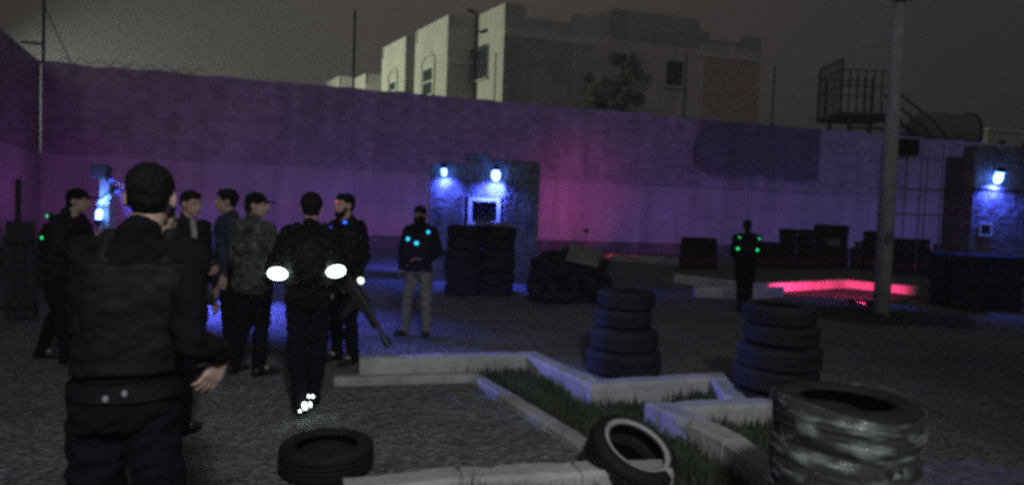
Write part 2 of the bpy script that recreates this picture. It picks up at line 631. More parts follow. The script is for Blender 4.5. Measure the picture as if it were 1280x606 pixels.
def blade(bm, p, h, w, lean, ang):
    t = Vector((math.cos(ang), math.sin(ang), 0))
    l = Vector((math.cos(ang + 1.5), math.sin(ang + 1.5), 0)) * lean
    a = p - t * w
    b = p + t * w
    m1 = p + l * 0.35 + Vector((0, 0, h * 0.6))
    v = [bm.verts.new(q) for q in (a, b, m1 + t * w * 0.7, m1 - t * w * 0.7, p + l + Vector((0, 0, h)))]
    bm.faces.new((v[0], v[1], v[2], v[3]))
    bm.faces.new((v[3], v[2], v[4]))


bm = BM()
rg = random.Random(3)
xs = [p.x for p in BED]
ys = [p.y for p in BED]
cnt = 0
while cnt < 17000:
    p = Vector((rg.uniform(min(xs), max(xs)), rg.uniform(max(2.2, min(ys)), max(ys)), 0.005))
    if not inside(p, BED):
        continue
    dn = noise.noise(Vector((p.x * 2.2, p.y * 2.2, 0)))
    dk = near_kerb(p)
    if dk < 0.09 or rg.random() > 0.55 + dn * 0.9:
        continue
    h = rg.uniform(0.03, 0.10) * (1 + 0.8 * max(0, dn))
    if dk < 0.26 and rg.random() < 0.3:
        h *= 1.5
    blade(bm, p, h, rg.uniform(0.003, 0.006), rg.uniform(0.0, 0.06), rg.uniform(0, 2 * PI))
    cnt += 1
# taller tufts against the kerbs and a patch round the utility pole
for (px, py, n, hh, sp) in ((870, 488, 160, 0.2, 0.22), (880, 482, 90, 0.22, 0.12), (600, 458, 60, 0.14, 0.10), (545, 460, 120, 0.12, 0.3), (640, 458, 50, 0.10, 0.2), (470, 459, 70, 0.1, 0.2), (720, 492, 80, 0.13, 0.15), (820, 488, 80, 0.11, 0.2),
                            (870, 560, 90, 0.15, 0.15), (560, 630, 60, 0.17, 0.3), (680, 622, 90, 0.15, 0.3), (1000, 520, 60, 0.2, 0.2), (750, 500, 80, 0.12, 0.2), (930, 520, 120, 0.13, 0.2)):
    c = G(px, py)
    for k in range(n):
        p = Vector((c.x + rg.gauss(0, sp), c.y + rg.gauss(0, sp * 0.5), 0))
        blade(bm, p, hh * rg.uniform(0.5, 1.2), rg.uniform(0.003, 0.006), rg.uniform(0, 0.08), rg.uniform(0, 2 * PI))
tag(obj('grass', bm, M['grass']), 'dark green grass growing between the pale kerbs', 'grass', kind='stuff')

POLE = G(1101, 395)
bm = BM()
for k in range(1500):
    a, r = rg.uniform(0, 2 * PI), abs(rg.gauss(0, 0.75))
    p = POLE + Vector((math.cos(a) * r * 1.25, math.sin(a) * r, 0))
    if r < 0.14:
        continue
    blade(bm, p, rg.uniform(0.06, 0.17), rg.uniform(0.004, 0.008), rg.uniform(0, 0.09), rg.uniform(0, 2 * PI))
tag(obj('weeds', bm, M['grass']), 'dark weeds round the foot of the pale utility pole', 'weeds', kind='stuff')
bm = BM()
vs = [bm.verts.new((POLE.x + math.cos(a) * (1.5 + 0.2 * math.sin(3 * a)) * 1.2, POLE.y + math.sin(a) * (1.2 + 0.15 * math.sin(5 * a)), 0.006)) for a in [2 * PI * k / 40 for k in range(40)]]
bm.faces.new(vs)
tag(obj('soil_ring', bm, M['soil']), kind='structure')

# loose stones on the yard: counted as ground cover
bm = BM()
for k in range(2600):
    d = 2.6 + 9 * rg.random() ** 1.6
    x = rg.uniform(-0.85, 0.85) * d
    p = Vector((x, d, 0.0))
    if near_kerb(p) < 0.13 or inside(p, BED):
        continue
    s = rg.uniform(0.005, 0.016)
    r = bmesh.ops.create_icosphere(bm, subdivisions=1, radius=s)
    for v in r['verts']:
        v.co = Vector((v.co.x * rg.uniform(0.8, 1.3), v.co.y * rg.uniform(0.8, 1.3), v.co.z * 0.7)) + p + Vector((0, 0, s * 0.3))
tag(obj('gravel', bm, M['gravel'], smooth=False), 'small loose stones scattered over the grey yard', 'gravel', kind='stuff')

# far planter kerbs
HP = 0.22
F1 = [G(846, 343, HP), G(946, 354, HP), G(1055, 349, HP), G(1150, 358, HP)]
kerb('planter_kerb', F1, 0.25, HP, M['kerb_white'])
F2 = [G(868, 358, HP), G(944, 361, HP), G(975, 358, HP)]
kerb('planter_kerb_step', F2, 0.22, HP, M['kerb_white'])
F3 = [G(726, 319, 0.25), G(765, 318, 0.25), G(800, 320, 0.25), G(850, 323, 0.25)]
kerb('wall_kerb', F3, 0.4, 0.25, M['kerb'])
F4 = [G(1184, 332, 0.35), G(1240, 334, 0.35), G(1300, 336, 0.35)]
kerb('hut_kerb', F4, 0.5, 0.35, M['kerb'])

# ------------------------------------------------------------------ boundary wall
WU = Vector((1, 0.2825, 0)).normalized()
WN = Vector((WU.y, -WU.x, 0))           # toward the yard
W0 = Vector((-19.2, 26.0, 0))
WH, WB = 7.2, 3.5
WLEN = 75
t = thing('boundary_wall', 'very tall purple lit yard wall with pale smooth lower band across the back', 'wall', (0, 0, 0))
bm = BM()
facebox(bm, W0, WU, 0, WLEN, -0.1, WB, -0.25, 0.0, WN)
obj('plaster_band', bm, M['wall_plaster'], t)
bm = BM()
# slightly ragged top
n = 150
rings = []
for i in range(n + 1):
    s = WLEN * i / n
    top = WH + 0.10 * noise.noise(Vector((s * 0.8, 0, 0))) + 0.05 * noise.noise(Vector((s * 3.3, 5, 0)))
    p = W0 + WU * s
    rings.append([p - WN * 0.25 + Vector((0, 0, WB)), p - WN * 0.03 + Vector((0, 0, WB)), p - WN * 0.03 + Vector((0, 0, top)), p - WN * 0.25 + Vector((0, 0, top))])
ring_loft(bm, rings)
obj('block_course', bm, M['wall_block'], t)
# bare patch of darker blockwork
s0, _ = ON(858, 200, W0, WU)
s1, _ = ON(1024, 200, W0, WU)
bm = BM()
facebox(bm, W0, WU, s0 - 2.5, s1, 3.6, WH - 0.05, -0.028, 0.012, WN)

mb = M['wall_block'].copy()
mb.name = 'wall_block_patched_mat'
nt = mb.node_tree
N, L = nt.nodes, nt.links
pb = N['Principled BSDF']
src = pb.inputs['Base Color'].links[0].from_socket
tcn = [n for n in N if n.type == 'TEX_COORD'][0]
sxn = N.new('ShaderNodeSeparateXYZ')
L.new(tcn.outputs['Object'], sxn.inputs[0])
nn_ = N.new('ShaderNodeTexNoise')
nn_.inputs['Scale'].default_value = 0.9
nn_.inputs['Detail'].default_value = 7
L.new(tcn.outputs['Object'], nn_.inputs['Vector'])


def edge(sock, lo, hi, amp):
    ma = N.new('ShaderNodeMath')
    ma.operation = 'MULTIPLY_ADD'
    ma.inputs[1].default_value = amp
    L.new(nn_.outputs['Fac'], ma.inputs[0])
    L.new(sock, ma.inputs[2])
    r_ = N.new('ShaderNodeMapRange')
    r_.interpolation_type = 'SMOOTHSTEP'
    r_.inputs[1].default_value = lo + amp * 0.5
    r_.inputs[2].default_value = hi + amp * 0.5
    L.new(ma.outputs[0], r_.inputs[0])
    return r_.outputs[0]


xl = (W0 + WU * s0).x
ma_ = edge(sxn.outputs['X'], xl - 0.5, xl + 0.9, 4.0)
mz_ = edge(sxn.outputs['Z'], 3.95, 4.4, 1.5)
mm_ = N.new('ShaderNodeMath')
mm_.operation = 'MULTIPLY'
L.new(ma_, mm_.inputs[0])
L.new(mz_, mm_.inputs[1])
mxn = N.new('ShaderNodeMix')
mxn.data_type = 'RGBA'
mxn.blend_type = 'MULTIPLY'
mxn.inputs[7].default_value = (0.40, 0.40, 0.43, 1)
L.new(mm_.outputs[0], mxn.inputs[0])
L.new(src, mxn.inputs[6])
L.new(mxn.outputs[2], pb.inputs['Base Color'])
M['wall_bare_patch'] = mb
obj('bare_block_panel', bm, mb, t)
# dark skirting along the foot
bm = BM()
facebox(bm, W0, WU, 6, WLEN - 8, 0, 0.55, 0.003, 0.10, WN)
obj('plinth', bm, M['wall_bare'], t)
# shallow piers
bm = BM()
sp, _ = ON(437, 150, W0, WU)
for s in (sp, sp + 17.5):
    facebox(bm, W0, WU, s - 0.12, s + 0.12, WB + 0.02, WH - 0.1, -0.028, 0.012, WN)
obj('pier', bm, M['wall_block'], t)

LU = Vector((0.47, -1.0, 0)).normalized()
LN = Vector((-LU.y, LU.x, 0))
t = thing('side_wall', 'tall reddish purple wall running towards the viewer at the left edge', 'wall', (0, 0, 0))
bm = BM()
facebox(bm, W0, LU, 0.0, 24, -0.1, 3.5, -0.25, 0.0, LN)
obj('plaster_band', bm, M['wall_plaster'], t)
bm = BM()
facebox(bm, W0, LU, 0.0, 24, 3.5, 7.15, -0.25, -0.03, LN)
obj('block_course', bm, M['wall_block'], t)


# posts on the wall
def wall_post(px, ptop, label, extra=None):
    s, _ = ON(px, 130, W0, WU)
    base = W0 + WU * s - WN * 0.14
    _, zt = ON(px, ptop, W0, WU)
    zt = zt - WH
    o = thing('net_post', label, 'post', base + Vector((0, 0, WH - 0.05)), 0, 'thin posts on top of the boundary wall')
    bm = BM()
    tube(bm, (0, 0, 0), (0, 0, zt), 0.055, 0.045, 8)
    obj('shaft', bm, M['iron'], o)
    bm = BM()
    box(bm, (0, 0, 0.03), (0.3, 0.22, 0.06), 0.01)
    obj('base_plate', bm, M['iron'], o)
    return o, zt


o, zt = wall_post(441, 10, 'tall thin dark post on the wall left of the pale apartment blocks')
wall_post(857, 66, 'thin dark post on the wall in front of the tan apartment block')
wall_post(968, 80, 'thin dark post on the wall just right of the tan apartment block')
o, zt = wall_post(52, -40, 'thin dark post with a stay wire at the left corner of the wall')
bm = BM()
tube(bm, (0, 0, 2.3), (1.15, -0.1, 0.1), 0.02, n=6)
obj('stay_wire', bm, M['iron'], o)
bm = BM()
tube(bm, (0, 0, 0.75), (-0.75, -0.2, 0.75), 0.05, n=6)
obj('cross_arm', bm, M['iron'], o)

# barbed wire remains on the left part of the wall top
o = bm = BM()
pts = []
for k in range(60):
    s = 0.6 + k * 0.09
    pts.append(W0 + WU * s - WN * 0.12 + Vector((0, 0.05 * math.sin(k * 1.3), WH + 0.16 + 0.10 * math.sin(k * 0.9))))
for a, b in zip(pts[:-1], pts[1:]):
    tube(bm, a, b, 0.014, n=5)
tag(obj('barbed_wire', bm, M['iron']), 'tangled dark wire along the wall top by the left corner', 'wire')

# ------------------------------------------------------------------ apartment blocks beyond the wall
SL = Vector((-0.55, 0.835, 0)).normalized()      # along the faces that look down the lit street
SR = Vector((1, 0.2825, 0)).normalized()
NL = Vector((-SL.y, SL.x, 0))
if NL.x > 0:
    NL = -NL
NR = Vector((SR.y, -SR.x, 0))


def window_on(t, p0, u, out, x0, x1, y0, y1, mull=(1, 1), frame=None, bars=False, hood=False):
    sA, zA = ON(x0, y0, p0, u)
    sB, zB = ON(x1, y1, p0, u)
    s0, s1, z0, z1 = min(sA, sB), max(sA, sB), min(zA, zB), max(zA, zB)
    fr = frame or M['frame_white']
    f = 0.09
    bm = BM()
    facebox(bm, p0, u, s0, s1, z1 - f, z1, 0.003, 0.07, out)
    facebox(bm, p0, u, s0, s1, z0, z0 + f, 0.003, 0.07, out)
    facebox(bm, p0, u, s0, s0 + f, z0 + f, z1 - f, 0.003, 0.07, out)
    facebox(bm, p0, u, s1 - f, s1, z0 + f, z1 - f, 0.003, 0.07, out)
    for k in range(1, mull[0]):
        s = s0 + (s1 - s0) * k / mull[0]
        facebox(bm, p0, u, s - 0.03, s + 0.03, z0 + f, z1 - f, 0.003, 0.06, out)
    for k in range(1, mull[1]):
        z = z0 + (z1 - z0) * k / mull[1]
        facebox(bm, p0, u, s0 + f, s1 - f, z - 0.06, z + 0.06, 0.003, 0.063, out)
    w = obj('window', bm, fr, t)
    bm = BM()
    facebox(bm, p0, u, s0 + f, s1 - f, z0 + f, z1 - f, 0.004, 0.03, out)
    obj('pane', bm, M['glass_dark'], w)
    bm = BM()
    facebox(bm, p0, u, s0 - 0.15, s1 + 0.15, z0 - 0.16, z0 - 0.003, 0.003, 0.2, out)
    obj('sill', bm, M['apt_trim'], w)
    if bars:
        bm = BM()
        for k in range(8):
            s = s0 + (s1 - s0) * k / 7
            facebox(bm, p0, u, s - 0.025, s + 0.025, z0 - 0.1, z1 + 0.1, 0.2, 0.25, out)
        for z in (z0 - 0.1, (z0 + z1) / 2, z1 + 0.05):
            facebox(bm, p0, u, s0, s1, z, z + 0.06, 0.01, 0.198, out)
        obj('security_bars', bm, M['frame_dark'], w)
    if hood:
        bm = BM()
        for k in range(10):
            a0, a1 = PI * k / 10, PI * (k + 1) / 10
            c = (s0 + s1) / 2
            r = (s1 - s0) / 2 + 0.25
            sa, sb = c - r * math.cos(a0), c - r * math.cos(a1)
            za = z1 + 0.25 + 0.8 * (math.sin(a0) + math.sin(a1)) / 2
            facebox(bm, p0, u, sa, sb, za - 0.1, za + 0.12, 0.003, 0.10, out)
        facebox(bm, p0, u, s0 - 0.27, s0 - 0.1, z0 - 0.4, z1 + 0.25, 0.003, 0.1, out)
        facebox(bm, p0, u, s1 + 0.1, s1 + 0.27, z0 - 0.4, z1 + 0.25, 0.003, 0.1, out)
        obj('arched_surround', bm, M['apt'], w)
    return w


def block(label, corner, lenL, lenR, H, sideband=True):
    c = Vector((corner[0], corner[1], 0))
    t = thing('apartment_block', label, 'building', c, 0, 'apartment blocks beyond the boundary wall')
    z = Vector((0, 0, 0))
    bm = BM()
    prism(bm, [z, SL * lenL, SL * lenL + SR * lenR, SR * lenR], 0, H - 1.3)
    obj('wall', bm, M['apt'], t)
    return t


def local_window(t, c, u, out, *a, **k):
    """windows are surveyed in world terms, then carried by their building"""
    w = window_on(t, c, u, out, *a, **k)
    w.location = (-c[0], -c[1], 0)
    return w


def parapet(t, p0, u, runs, out, m, thick=0.35, name='parapet'):
    bm = BM()
    for (s0, s1, z0, z1) in runs:
        facebox(bm, p0, u, s0, s1, z0, z1, -thick, 0.0, out)
    return obj(name, bm, m, t)


# A: nearest corner block
cA = AT(627, 130, 45)
cA.z = 0
HA = ON(627, 3, cA, SR)[1]
sA1, _ = ON(745, 100, cA, SR)
sAn, _ = ON(657, 20, cA, SR)
sAm, _ = ON(717, 20, cA, SR)
zlow = ON(690, 26, cA, SR)[1]
zblk = ON(730, 19, cA, SR)[1]
lA, _ = ON(583, 60, cA, SL)
tA = thing('apartment_block', 'pale corner apartment block with barred window behind the twin headed lamp post', 'building', cA, 0, 'apartment blocks beyond the boundary wall')
Z0 = Vector((0, 0, 0))
bm = BM()
prism(bm, [Z0, SL * lA, SL * lA + SR * sA1, SR * sA1], 0, zlow - 0.5)
obj('wall', bm, M['apt'], tA)
parapet(tA, Z0, SR, [(0.35, sAn, zlow - 0.5, HA), (sAn, sAm, zlow - 0.5, zlow), (sAm, sA1, zlow - 0.5, zblk)], NR, M['apt_side'])
parapet(tA, Z0, SL, [(0.0, lA, zlow - 0.5, HA)], NL, M['apt'], name='street_parapet')
bm = BM()
zb0, zb1 = ON(640, 46, cA, SR)[1], ON(640, 37, cA, SR)[1]
facebox(bm, Z0, SR, 0.0, sA1, zb0, zb1, 0.003, 0.10, NR)
obj('cornice', bm, M['apt_trim'], tA)
bm = BM()
facebox(bm, Z0, SR, 0.02, sA1, 0, zb0, 0.003, 0.05, NR)
obj('brick_face', bm, M['apt_dark'], tA)
bm = BM()
facebox(bm, Z0, SR, 0.02, sA1, zb1, zlow - 0.5, 0.003, 0.03, NR)
obj('upper_face', bm, M['apt_side'], tA)
local_window(tA, cA, SL, NL, 589, 609, 66, 97, (3, 1), M['frame_dark'], bars=True)
for ss in (0.45, 1.2):
    pass
bm = BM()
facebox(bm, Z0, SL, lA * 0.18, lA * 0.21, 0, HA - 3.2, 0.003, 0.09, NL)
obj('drain_pipe', bm, M['apt_trim'], tA)


def plain_block(label, px, py, Y, pxL, pxR, winL=None, mull=(1, 1), hood=True, frame=None):
    c = AT(px, 130, Y)
    c.z = 0
    H = ON(px, py, c, SR)[1]
    l, _ = ON(pxL, 100, c, SL)
    r, _ = ON(pxR, 100, c, SR)
    r = max(r + 1.0, 4.0)
    t = thing('apartment_block', label, 'building', c, 0, 'apartment blocks beyond the boundary wall')
    bm = BM()
    prism(bm, [Z0, SL * l, SL * l + SR * r, SR * r], 0, H - 1.0)
    obj('wall', bm, M['apt'], t)
    bm = BM()
    facebox(bm, Z0, SR, 0.02, r, 0, H - 3.6, 0.003, 0.05, NR)
    obj('side_face', bm, M['apt_side'], t)
    bm = BM()
    facebox(bm, Z0, SR, 0.0, r, H - 3.6, H - 3.1, 0.003, 0.10, NR)
    obj('cornice', bm, M['apt_trim'], t)
    bm = BM()
    facebox(bm, Z0, SR, 0.35, r, H - 1.0, H, -0.35, 0, NR)
    obj('parapet', bm, M['apt_side'], t)
    bm = BM()
    facebox(bm, Z0, SL, 0.0, l, H - 1.0, H, -0.35, 0, NL)
    facebox(bm, SL * l, SR, 0.0, r, H - 1.0, H, 0, 0.35, NR)
    obj('street_parapet', bm, M['apt'], t)
    if winL:
        local_window(t, c, SL, NL, *winL, mull=mull, hood=hood, frame=frame)
    return t


plain_block('pale lit apartment block with a two pane window, second from the corner block', 557, 18, 48, 518, 584, (529, 541, 88, 118), (1, 2))
plain_block('pale lit narrow apartment block with window half hidden by the wall', 505, 45, 54, 477, 519, (487, 495, 104, 124), (1, 2))
plain_block('low lit apartment block gable right of the tallest post, mostly hidden by wall', 456, 92, 69, 440, 478)
plain_block('farthest lit apartment block, small pale corner left of the tallest post', 423, 95, 76, 408, 441)

# B: tan block on the right
cB = AT(762, 130, 45.2)
cB.z = 0
HB = ON(762, 10, cB, SR)[1]
r1, _ = ON(874, 60, cB, SR)
r2, _ = ON(952, 60, cB, SR)
rn, _ = ON(886, 60, cB, SR)
rm, _ = ON(929, 60, cB, SR)
z1 = ON(880, 40, cB, SR)[1]
z2 = ON(905, 51, cB, SR)[1]
z3 = ON(940, 47, cB, SR)[1]
tB = thing('apartment_block', 'tan and reddish apartment block with a single dark window, rightmost behind the wall', 'building', cB, 0, 'apartment blocks beyond the boundary wall')
bm = BM()
prism(bm, [Z0, SL * 6, SL * 6 + SR * r2, SR * r2], 0, z2 - 0.4)
obj('wall', bm, M['apt_tan'], tB)
parapet(tB, Z0, SR, [(0.0, r1, z2 - 0.4, HB), (r1, rn, z2 - 0.4, z1), (rn, rm, z2 - 0.4, z2), (rm, r2, z2 - 0.4, z3)], NR, M['apt_dark'])
parapet(tB, Z0, SL, [(0.36, 6, z2 - 0.4, HB - 0.02)], NL, M['apt_side'], name='street_parapet')
zc0 = ON(800, 52, cB, SR)[1]
bm = BM()
facebox(bm, Z0, SR, 0, r1, zc0 + 0.03, z2 - 0.4, 0.003, 0.05, NR)
obj('upper_face', bm, M['apt_dark'], tB)
bm = BM()
zc1 = ON(910, 75, cB, SR)[1]
facebox(bm, Z0, SR, r1 + 0.55, r2 - 0.05, 0, zc1, 0.003, 0.05, NR)
obj('red_brick_face', bm, M['apt_red'], tB)
bm = BM()
facebox(bm, Z0, SR, r1 - 0.3, r2, zc1 + 0.05, zc1 + 0.3, 0.003, 0.08, NR)
obj('cornice', bm, M['apt_trim'], tB)
local_window(tB, cB, SR, NR, 834, 852, 76, 109, (2, 1), M['frame_dark'])


# dark tree between the two blocks
def tree(name, label, base, H, R, n, leafm, seed):
    t = thing(name, label, 'tree', base)
    rr = random.Random(seed)
    bm = BM()
    tube(bm, (0, 0, 0), (0.1, 0, H * 0.5), 0.2, 0.13)
    tube(bm, (0.1, 0, H * 0.5), (0.0, 0.1, H * 0.85), 0.13, 0.04)
    for k in range(7):
        a = k * 2.4
        z = H * (0.45 + 0.05 * k)
        tube(bm, (0.08, 0, z), (math.cos(a) * R * 0.7, math.sin(a) * R * 0.7, z + R * 0.5), 0.06, 0.02, 6)
    obj('trunk', bm, M['iron'], t)
    bm = BM()
    cl = [(Vector((rr.gauss(0, R * 0.4), rr.gauss(0, R * 0.4), H * rr.uniform(0.5, 0.97))), R * rr.uniform(0.25, 0.5)) for k in range(26)]
    for k in range(n):
        c, s = rr.choice(cl)
        d = Vector((rr.gauss(0, 1), rr.gauss(0, 1), rr.gauss(0, 0.9))).normalized() * s * rr.random() ** 0.4
        p = c + d
        q = Quaternion((rr.gauss(0, 1), rr.gauss(0, 1), rr.gauss(0, 1), rr.gauss(0, 1))).normalized()
        w = rr.uniform(0.05, 0.11)
        vs = [bm.verts.new(p + q @ Vector(v)) for v in ((-w, 0, 0), (0, -w * 0.5, 0.02), (w, 0, 0), (0, w * 0.5, 0.02))]
        bm.faces.new(vs)
    obj('crown', bm, leafm, t)
    return t


b = AT(775, 130, 42.5)
b.z = 0
zt = AT(775, 66, 42.5).z
tree('leafy_tree', 'dark leafy tree in front of the left end of the tan block', b, zt, 1.5, 11000, M['leaf'], 4)
b = AT(742, 130, 43.5)
b.z = 0
zt = AT(722, 84, 43.5).z
tree('leafy_tree', 'lower dark tree top by the right end of the corner block', b, zt, 1.3, 4500, M['leaf'], 9)

# far low house right, behind the wall
c = AT(1236, 150, 60)
c.z = 0
zt = AT(1236, 163, 60).z
t = thing('low_house', 'faint grey house roofline above the wall at the far right', 'building', c)
bm = BM()
facebox(bm, Z0, SR, 0, 9, 0, zt, -7, 0, NR)
obj('wall', bm, M['apt_side'], t)
bm = BM()
facebox(bm, Z0, SR, -0.15, 9.15, zt + 0.003, zt + 0.25, -7.1, 0.15, NR)
obj('roof', bm, M['apt_trim'], t)
for k in range(2):
    bm = BM()
    facebox(bm, Z0, SR, 1.2 + 3 * k, 2.3 + 3 * k, zt - 2.0, zt - 0.7, 0.003, 0.06, NR)
    w = obj('window', bm, M['frame_white'], t)
    bm = BM()
    facebox(bm, Z0, SR, 1.28 + 3 * k, 2.22 + 3 * k, zt - 1.92, zt - 0.78, 0.063, 0.07, NR)
    obj('pane', bm, M['glass_dark'], w)

# street lamp with two heads, standing in the lane behind the wall
b = AT(592, 125, 41)
b.z = 0
zt = AT(592, 16, 41).z
t = thing('street_lamp', 'unlit dark street lamp with two short heads in front of corner block', 'street lamp', b)
bm = BM()
tube(bm, (0, 0, 0), (0, 0, zt), 0.10, 0.075)
obj('post', bm, M['iron'], t)
for (dx, dz, sx) in ((-0.25, 0.05, -1), (0.45, -1.15, 1)):
    bm = BM()
    tube(bm, (0, 0, zt + dz - 0.1), (dx, -0.1, zt + dz), 0.05, 0.04, 8)
    a = obj('lamp_arm', bm, M['iron'], t)
    bm = BM()
    box(bm, (dx + 0.08 * sx, -0.15, zt + dz - 0.03), (0.5, 0.3, 0.16), 0.05, Matrix.Rotation(RAD(-20 * sx), 3, 'Y'))
    obj('lamp_head', bm, M['iron'], a)

# ------------------------------------------------------------------ tyres
NS = 64


def tyre_bm(R=0.31, W=0.20, r=0.195, seg=NS):
    prof = [(r, -W * 0.40), (r + 0.012, -W * 0.46), (r + 0.05, -W * 0.52), (R * 0.86, -W * 0.50), (R * 0.955, -W * 0.43), (R * 0.99, -W * 0.36),
            (R, -W * 0.24), (R, -W * 0.17), (R - 0.009, -W * 0.165), (R - 0.009, -W * 0.135), (R + 0.002, -W * 0.13), (R + 0.002, -W * 0.03), (R - 0.009, -W * 0.025), (R - 0.009, W * 0.025), (R + 0.002, W * 0.03),
            (R + 0.002, W * 0.13), (R - 0.009, W * 0.135), (R - 0.009, W * 0.165), (R, W * 0.17), (R, W * 0.24), (R * 0.99, W * 0.36), (R * 0.955, W * 0.43),
            (R * 0.86, W * 0.50), (r + 0.05, W * 0.52), (r + 0.012, W * 0.46), (r, W * 0.40), (r + 0.004, W * 0.34), (r + 0.04, W * 0.38), (R * 0.87, W * 0.36), (R * 0.93, W * 0.2),
            (R * 0.94, 0), (R * 0.93, -W * 0.2), (R * 0.87, -W * 0.36), (r + 0.04, -W * 0.38), (r + 0.004, -W * 0.34)]
    bm = BM()
    n = len(prof)
    V = []
    for k in range(seg):
        a = 2 * PI * k / seg
        row = []
        for i, (rr, z) in enumerate(prof):
            q = rr
            if 4 <= i <= 7 or 18 <= i <= 21:
                if k % 2 == 0:
                    q -= 0.007
            row.append(bm.verts.new((q * math.cos(a), q * math.sin(a), z)))
        V.append(row)
    for k in range(seg):
        A, B = V[k], V[(k + 1) % seg]
        for i in range(n):
            j = (i + 1) % n
            bm.faces.new((A[i], B[i], B[j], A[j]))
    return bm


TY = obj('tyre', tyre_bm(), M['rubber'])
TY_ME = TY.data
for p in TY_ME.polygons:
    p.use_smooth = True
bpy.data.objects.remove(TY)
bm = tyre_bm(seg=36)
TYF = obj('tyre', bm, M['rubber_dusty'])
TYF_ME = TYF.data
for p in TYF_ME.polygons:
    p.use_smooth = True
bpy.data.objects.remove(TYF)
TYD = TY_ME.copy()
TYD.materials.clear()
TYD.materials.append(M['rubber_dusty'])


def tyre(me, loc, rot=(0, 0, 0), s=1.0, label='black tyre', group=None):
    o = bpy.data.objects.new('tyre', me)
    o.location = loc
    o.rotation_euler = rot
    o.scale = (s, s, s)
    link(o)
    return tag(o, label, 'tyre', group)


ORD = ['lowest', 'second', 'third', 'fourth', 'fifth', 'sixth', 'seventh']


def stack(base, n, s, where, group, me=None, jit=0.03, rnd=None, ss=None, zs=1.0):
    rnd = rnd or random.Random(5)
    z = 0
    out = []
    for k in range(n):
        sk = ss[k] if ss else s * rnd.uniform(0.97, 1.03)
        h = 0.2 * 1.04 * sk * zs
        nm = 'topmost' if k == n - 1 else ORD[k]
        lab = ('%s tyre of the %s' if k == n - 1 or k == 0 else '%s tyre from the ground in the %s') % (nm, where)
        o_ = tyre(me or TYD, (base.x + rnd.uniform(-jit, jit), base.y + rnd.uniform(-jit, jit), z + h / 2), (rnd.uniform(-0.02, 0.02), rnd.uniform(-0.02, 0.02), rnd.uniform(0, 6)), sk, lab, group)
        o_.scale.z = sk * zs
        out.append(o_)
        z += h - 0.003
    return z


# front stack wrapped in film
FS = AT(1056, 490, 2.98)
zt = stack(FS, 4, 1.04, 'film wrapped stack in the right foreground', 'tyres of the film wrapped stack', TYD, 0.012, random.Random(2), ss=[1.05, 1.03, 1.03, 1.02])
bm = BM()
rings = []
rr = random.Random(8)
nseg = 140
for j in range(90):
    z = 0.02 + 0.82 * j / 89
    row = []
    for k in range(nseg):
        a = 2 * PI * k / nseg
        q = 0.310 + 0.021 * abs(math.sin(PI * z / 0.2145)) ** 0.55 + 0.008 * (1 - z / 0.8)
        nzv = noise.noise(Vector((math.cos(a) * 3.2, math.sin(a) * 3.2, z * 9 + 0.8 * math.sin(a * 2)))) + 0.6 * noise.noise(Vector((math.cos(a) * 9, math.sin(a) * 9, z * 26)))
        row.append(Vector((q * math.cos(a) + nzv * 0.007 * math.cos(a), q * math.sin(a) + nzv * 0.007 * math.sin(a), z + 0.02 * math.sin(a * 2 + 1) * (z / 0.66))))
    rings.append(row)
ring_loft(bm, rings, caps=False)
o = obj('stretch_film', bm, M['film'], loc=(FS.x, FS.y, 0), smooth=True)
tag(o, 'wrinkled clear plastic film wrapped round the tyre stack in right foreground', 'plastic film')

# loose stack behind it and its neighbour posts
S2 = G(969, 515)
stack(S2, 5, 1.13, 'tall ragged stack behind the film wrapped one', 'tyres of the tall ragged stack', TYD, 0.03, random.Random(4), ss=[1.22, 1.14, 1.12, 1.0, 0.98], zs=0.86)
for (px, py, n, lab) in ((921, 512, 3, 'narrow tyre column at the left of the tall ragged stack'), (1018, 506, 3, 'narrow tyre column at the right of the tall ragged stack')):
    pass
S3 = G(777, 466)
stack(S3, 4, 1.1, 'lone stack beyond the kerb near the middle', 'tyres of the lone middle stack', TYD, 0.03, random.Random(6), ss=[1.28, 1.16, 0.98, 0.97])

# flat tyre in the left foreground
p = G(408, 588)
tyre(TY_ME, (p.x, p.y, 0.098), (0.0, 0.0, 0.3), 0.93, 'single black tyre lying flat on the gravel in front', None)

# leaning tyre with a pale rim edge
ax = Vector((0.30, -0.36, 0.86)).normalized()
LT = AT(789, 569, 3.95)
q = ax.to_track_quat('Z', 'X')
t = thing('tyre', 'black tyre with pale bead ring tilted against the front kerb', 'tyre', LT)
t.rotation_mode = 'QUATERNION'
t.rotation_quaternion = q
me = TY_ME
o = bpy.data.objects.new('tyre_casing', me)
link(o, t)
o.scale = (0.93, 0.93, 0.93)
bm = BM()
nb = 72
pr = [(0.187, 0.086), (0.199, 0.0925), (0.217, 0.0985), (0.219, 0.1015), (0.200, 0.0965), (0.184, 0.088)]
V = [[bm.verts.new((r * math.cos(2 * PI * k / nb), r * math.sin(2 * PI * k / nb), z)) for r, z in pr] for k in range(nb)]
for k in range(nb):
    A, B = V[k], V[(k + 1) % nb]
    for i in range(len(pr)):
        j = (i + 1) % len(pr)
        bm.faces.new((A[i], B[i], B[j], A[j]))
obj('bead_ring', bm, M['whitewall'], t, smooth=True)

# ------------------------------------------------------------------ tyre barricades
for (px, py, n, lab) in ((921, 512, 2, 'narrow pile at the left of the tall ragged stack'),):
    pass
rb = random.Random(12)


